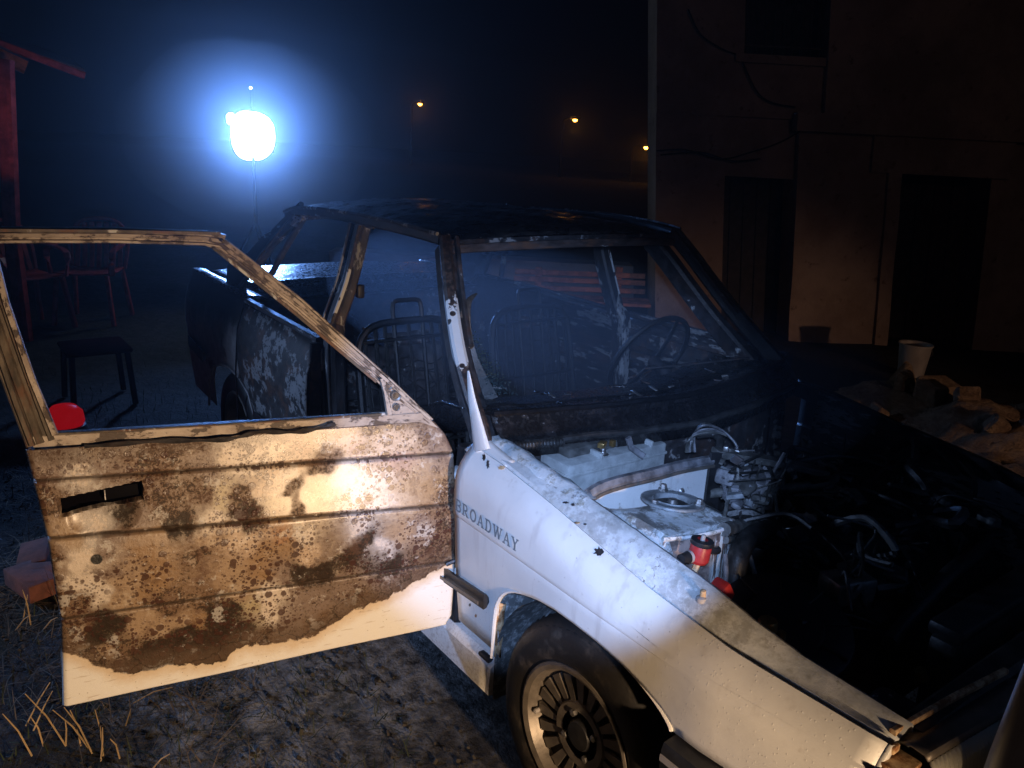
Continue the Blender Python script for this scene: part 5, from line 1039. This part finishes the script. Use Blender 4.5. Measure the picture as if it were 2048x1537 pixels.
p = onz(133, 866, 0.0); wl = MB().lathe([(0, .004), (.105, .004), (.11, .02), (.10, .045), (.085, .05)], (p[0], p[1], 0), (0, 0, 1), 28).build('red_glow_object', 'plastic', None, thing=('unidentified small red thing with added glow, on the ground behind the open door window', 'glowing object'))
MB().lathe([(.088, .04), (.098, .07), (.092, .12), (.06, .155), (0, .17)], (p[0], p[1], 0), (0, 0, 1), 28).build('glow_dome', glowred, wl)
# bricks by the door
for i, (px, py, rz, lab) in enumerate([(62, 1160, .3, 'red brick leaning flat on the straw, left of the pair'), (100, 1150, 1.2, 'red brick half hidden by the door edge'), (70, 1115, -.2, 'straw covered red brick lying behind the other two')]):
    p = onz(px, py, .05); MB().box((p[0], p[1], .045), (.20, .10, .065), Matrix.Rotation(rz, 3, 'Z')@Matrix.Rotation(.08*i, 3, 'X'), .005).build('brick', plain('red_brick', (.15, .05, .032), .85, 0, .35, 18, .5), None, thing=(lab, 'brick', 'bricks beside the open door'))
# dry straw litter and green tufts
def blades(name, n, area, mat, hmin, hmax, flat, wd, label):
    vs_, fs = [], []
    for k in range(n):
        x, y = area(); a = random.uniform(0, 6.283); h_ = random.uniform(hmin, hmax); el = random.uniform(.02, .35) if random.random() < flat else random.uniform(.7, 1.5)
        d = np.array([math.cos(a)*math.cos(el), math.sin(a)*math.cos(el), math.sin(el)]); sd = unit(np.cross(d, (0, 0, 1)))*wd*random.uniform(.6, 1.3); b0 = np.array([x, y, -.005]); i = len(vs_); bend = np.array([0, 0, -.25*h_*random.random()*math.cos(el)])
        m_ = b0+d*h_*.5; e_ = b0+d*h_+bend; vs_ += [b0-sd, b0+sd, m_+sd*.8, m_-sd*.8, e_]; fs += [(i, i+1, i+2, i+3), (i+3, i+2, i+4)]
    m = MB(); m.add(vs_, fs); o = m.build(name, mat, None, 60); tag(o, label, 'grass'); o['kind'] = 'stuff'; return o
STR2 = plain('matted_straw', (.15, .105, .06), .85, 0, .6, 3, 0); STR = plain('dry_straw', (.36, .25, .13), .7, 0, .5, 3, 0); GRN = plain('dull_green_grass', (.022, .032, .011), .8, 0, .5, 3, 0)
def areaA():
    while True:
        x, y = random.uniform(-3.2, .5), random.uniform(-3.6, -.95)
        if vn((x, y, 0), 1.8) > -.25+.5*random.random()-.2*(y < -1.3) and not (x > -1.3 and y > -1.15): return x, y
blades('dry_straw_litter', 6500, areaA, STR2, .04, .20, .96, .0015, 'dry straw scattered over the dark soil under the door')
blades('green_grass', 4200, lambda: ((random.gauss(-3.2, .9), random.gauss(-1.05, .35)) if random.random() < .5 else (random.uniform(-1.6, .3), random.uniform(-2.3, -.95))), GRN, .02, .08, .5, .0016, 'short green grass growing beside the car')
b = MB()
for k in range(5000):
    x, y = random.uniform(-3.4, .6), random.uniform(-3.2, -.8); q = random.choice([.003, .004, .005, .006, .009])*random.uniform(.6, 1.3); b.box((x, y, .025*vn((x, y, 0), 2.1)+.012*vn((x, y, 3), 7)-.010+q*.2), (q*1.5, q, q*.7), Matrix.Rotation(random.uniform(0, 6), 3, Vector((random.random(), random.random(), 1)).normalized()))
o = b.build('charred_litter', plain('charred_litter', (.028, .024, .021), .8, 0, .9, 6, .3), None, 5); tag(o, 'char crumbs and grit scattered over the soil beside the car', 'litter'); o['kind'] = 'stuff'
tf = empty('dry_stalks', 'clump of tall golden dry stalks at the lower left', 'plant')
for a in [((5, 1428), (62, 1500)), ((50, 1388), (130, 1480)), ((65, 1450), (105, 1382)), ((62, 1435), (85, 1480)), ((105, 1420), (180, 1490)), ((128, 1415), (183, 1495)), ((140, 1420), (160, 1480)), ((190, 1420), (205, 1500)), ((205, 1455), (200, 1510)), ((220, 1478), (238, 1505)), ((130, 1440), (130, 1480)), ((50, 1440), (100, 1365)), ((300, 1530), (340, 1508)), ((45, 1180), (60, 1240)), ((85, 1250), (115, 1235)), ((30, 1250), (62, 1230)), ((45, 1230), (55, 1190)), ((265, 1395), (345, 1375)), ((250, 1440), (262, 1418))]:
    (x0, y0), (x1, y1) = a
    if y0 < y1: x0, y0, x1, y1 = x1, y1, x0, y0
    f0 = onz(x0, y0, .01); t = CAM+ray(x1, y1)*(np.linalg.norm(f0-CAM)*.985); mid = (f0+t)/2+np.array([.004, .003, .004]); MB().tube([f0-np.array([0, 0, .02]), mid, t], .0022, 5, (1, 0, 0), [1.1, 1, .5]).build('stalk', STR, tf)
# ================================================================== AIR
def volume(name, lo, hi, dens, aniso, col, noisy=False):
    m = bpy.data.materials.new(name); m.use_nodes = True; t = m.node_tree; t.nodes.clear(); out = t.nodes.new('ShaderNodeOutputMaterial'); pv = t.nodes.new('ShaderNodeVolumePrincipled')
    pv.inputs['Color'].default_value = (*col, 1); pv.inputs['Anisotropy'].default_value = aniso; pv.inputs['Density'].default_value = dens; t.links.new(pv.outputs[0], out.inputs['Volume'])
    lo, hi = np.array(lo), np.array(hi); o = MB().box((lo+hi)/2, hi-lo).build(name, m, None); o['kind'] = 'stuff'; o['label'] = noisy or 'thin smoky night air over the whole yard'; o['category'] = 'haze'; return o
volume('haze', (-58, -12, -1.5), (7, 60, 9.), .0042, .9, (.9, .93, 1))
def puff(c, r, dens, lab):
    m = MB(); rows = []
    for i in range(17):
        th = math.pi*i/16; rows.append([(c[0]+r[0]*math.sin(th)*math.cos(a), c[1]+r[1]*math.sin(th)*math.sin(a), c[2]+r[2]*math.cos(th)) for a in np.linspace(0, 2*math.pi, 24, endpoint=False)])
    m.grid(rows, True); m.v = [tuple(np.array(v)+.10*min(r)*np.array([vn(v, 3, 1), vn(v, 3, 2), vn(v, 3, 3)])) for v in m.v]
    mt = bpy.data.materials.new('smoke'); mt.use_nodes = True; t = mt.node_tree; t.nodes.clear(); out = t.nodes.new('ShaderNodeOutputMaterial'); pv = t.nodes.new('ShaderNodeVolumePrincipled'); pv.inputs['Density'].default_value = dens; pv.inputs['Anisotropy'].default_value = .5; pv.inputs['Color'].default_value = (.85, .9, 1, 1); t.links.new(pv.outputs[0], out.inputs['Volume'])
    o = m.build('smoke', mt, None, 180); weld(o); o['kind'] = 'stuff'; o['label'] = lab; o['category'] = 'smoke'
puff((-.55, -.15, 1.02), (.75, .75, .32), .07, 'faint smoke rising over the scuttle and engine bay')
puff((-1.45, -.02, 1.03), (1.05, .56, .30), .16, 'pale smoke hanging inside the burnt cabin')
pc = CAM+ray(505, 272)*8.1  # volume added to make the halo of the floodlight
puff(pc, (1.0, 1.15, .85), .05, 'thin smoke added around the floodlight for its halo')
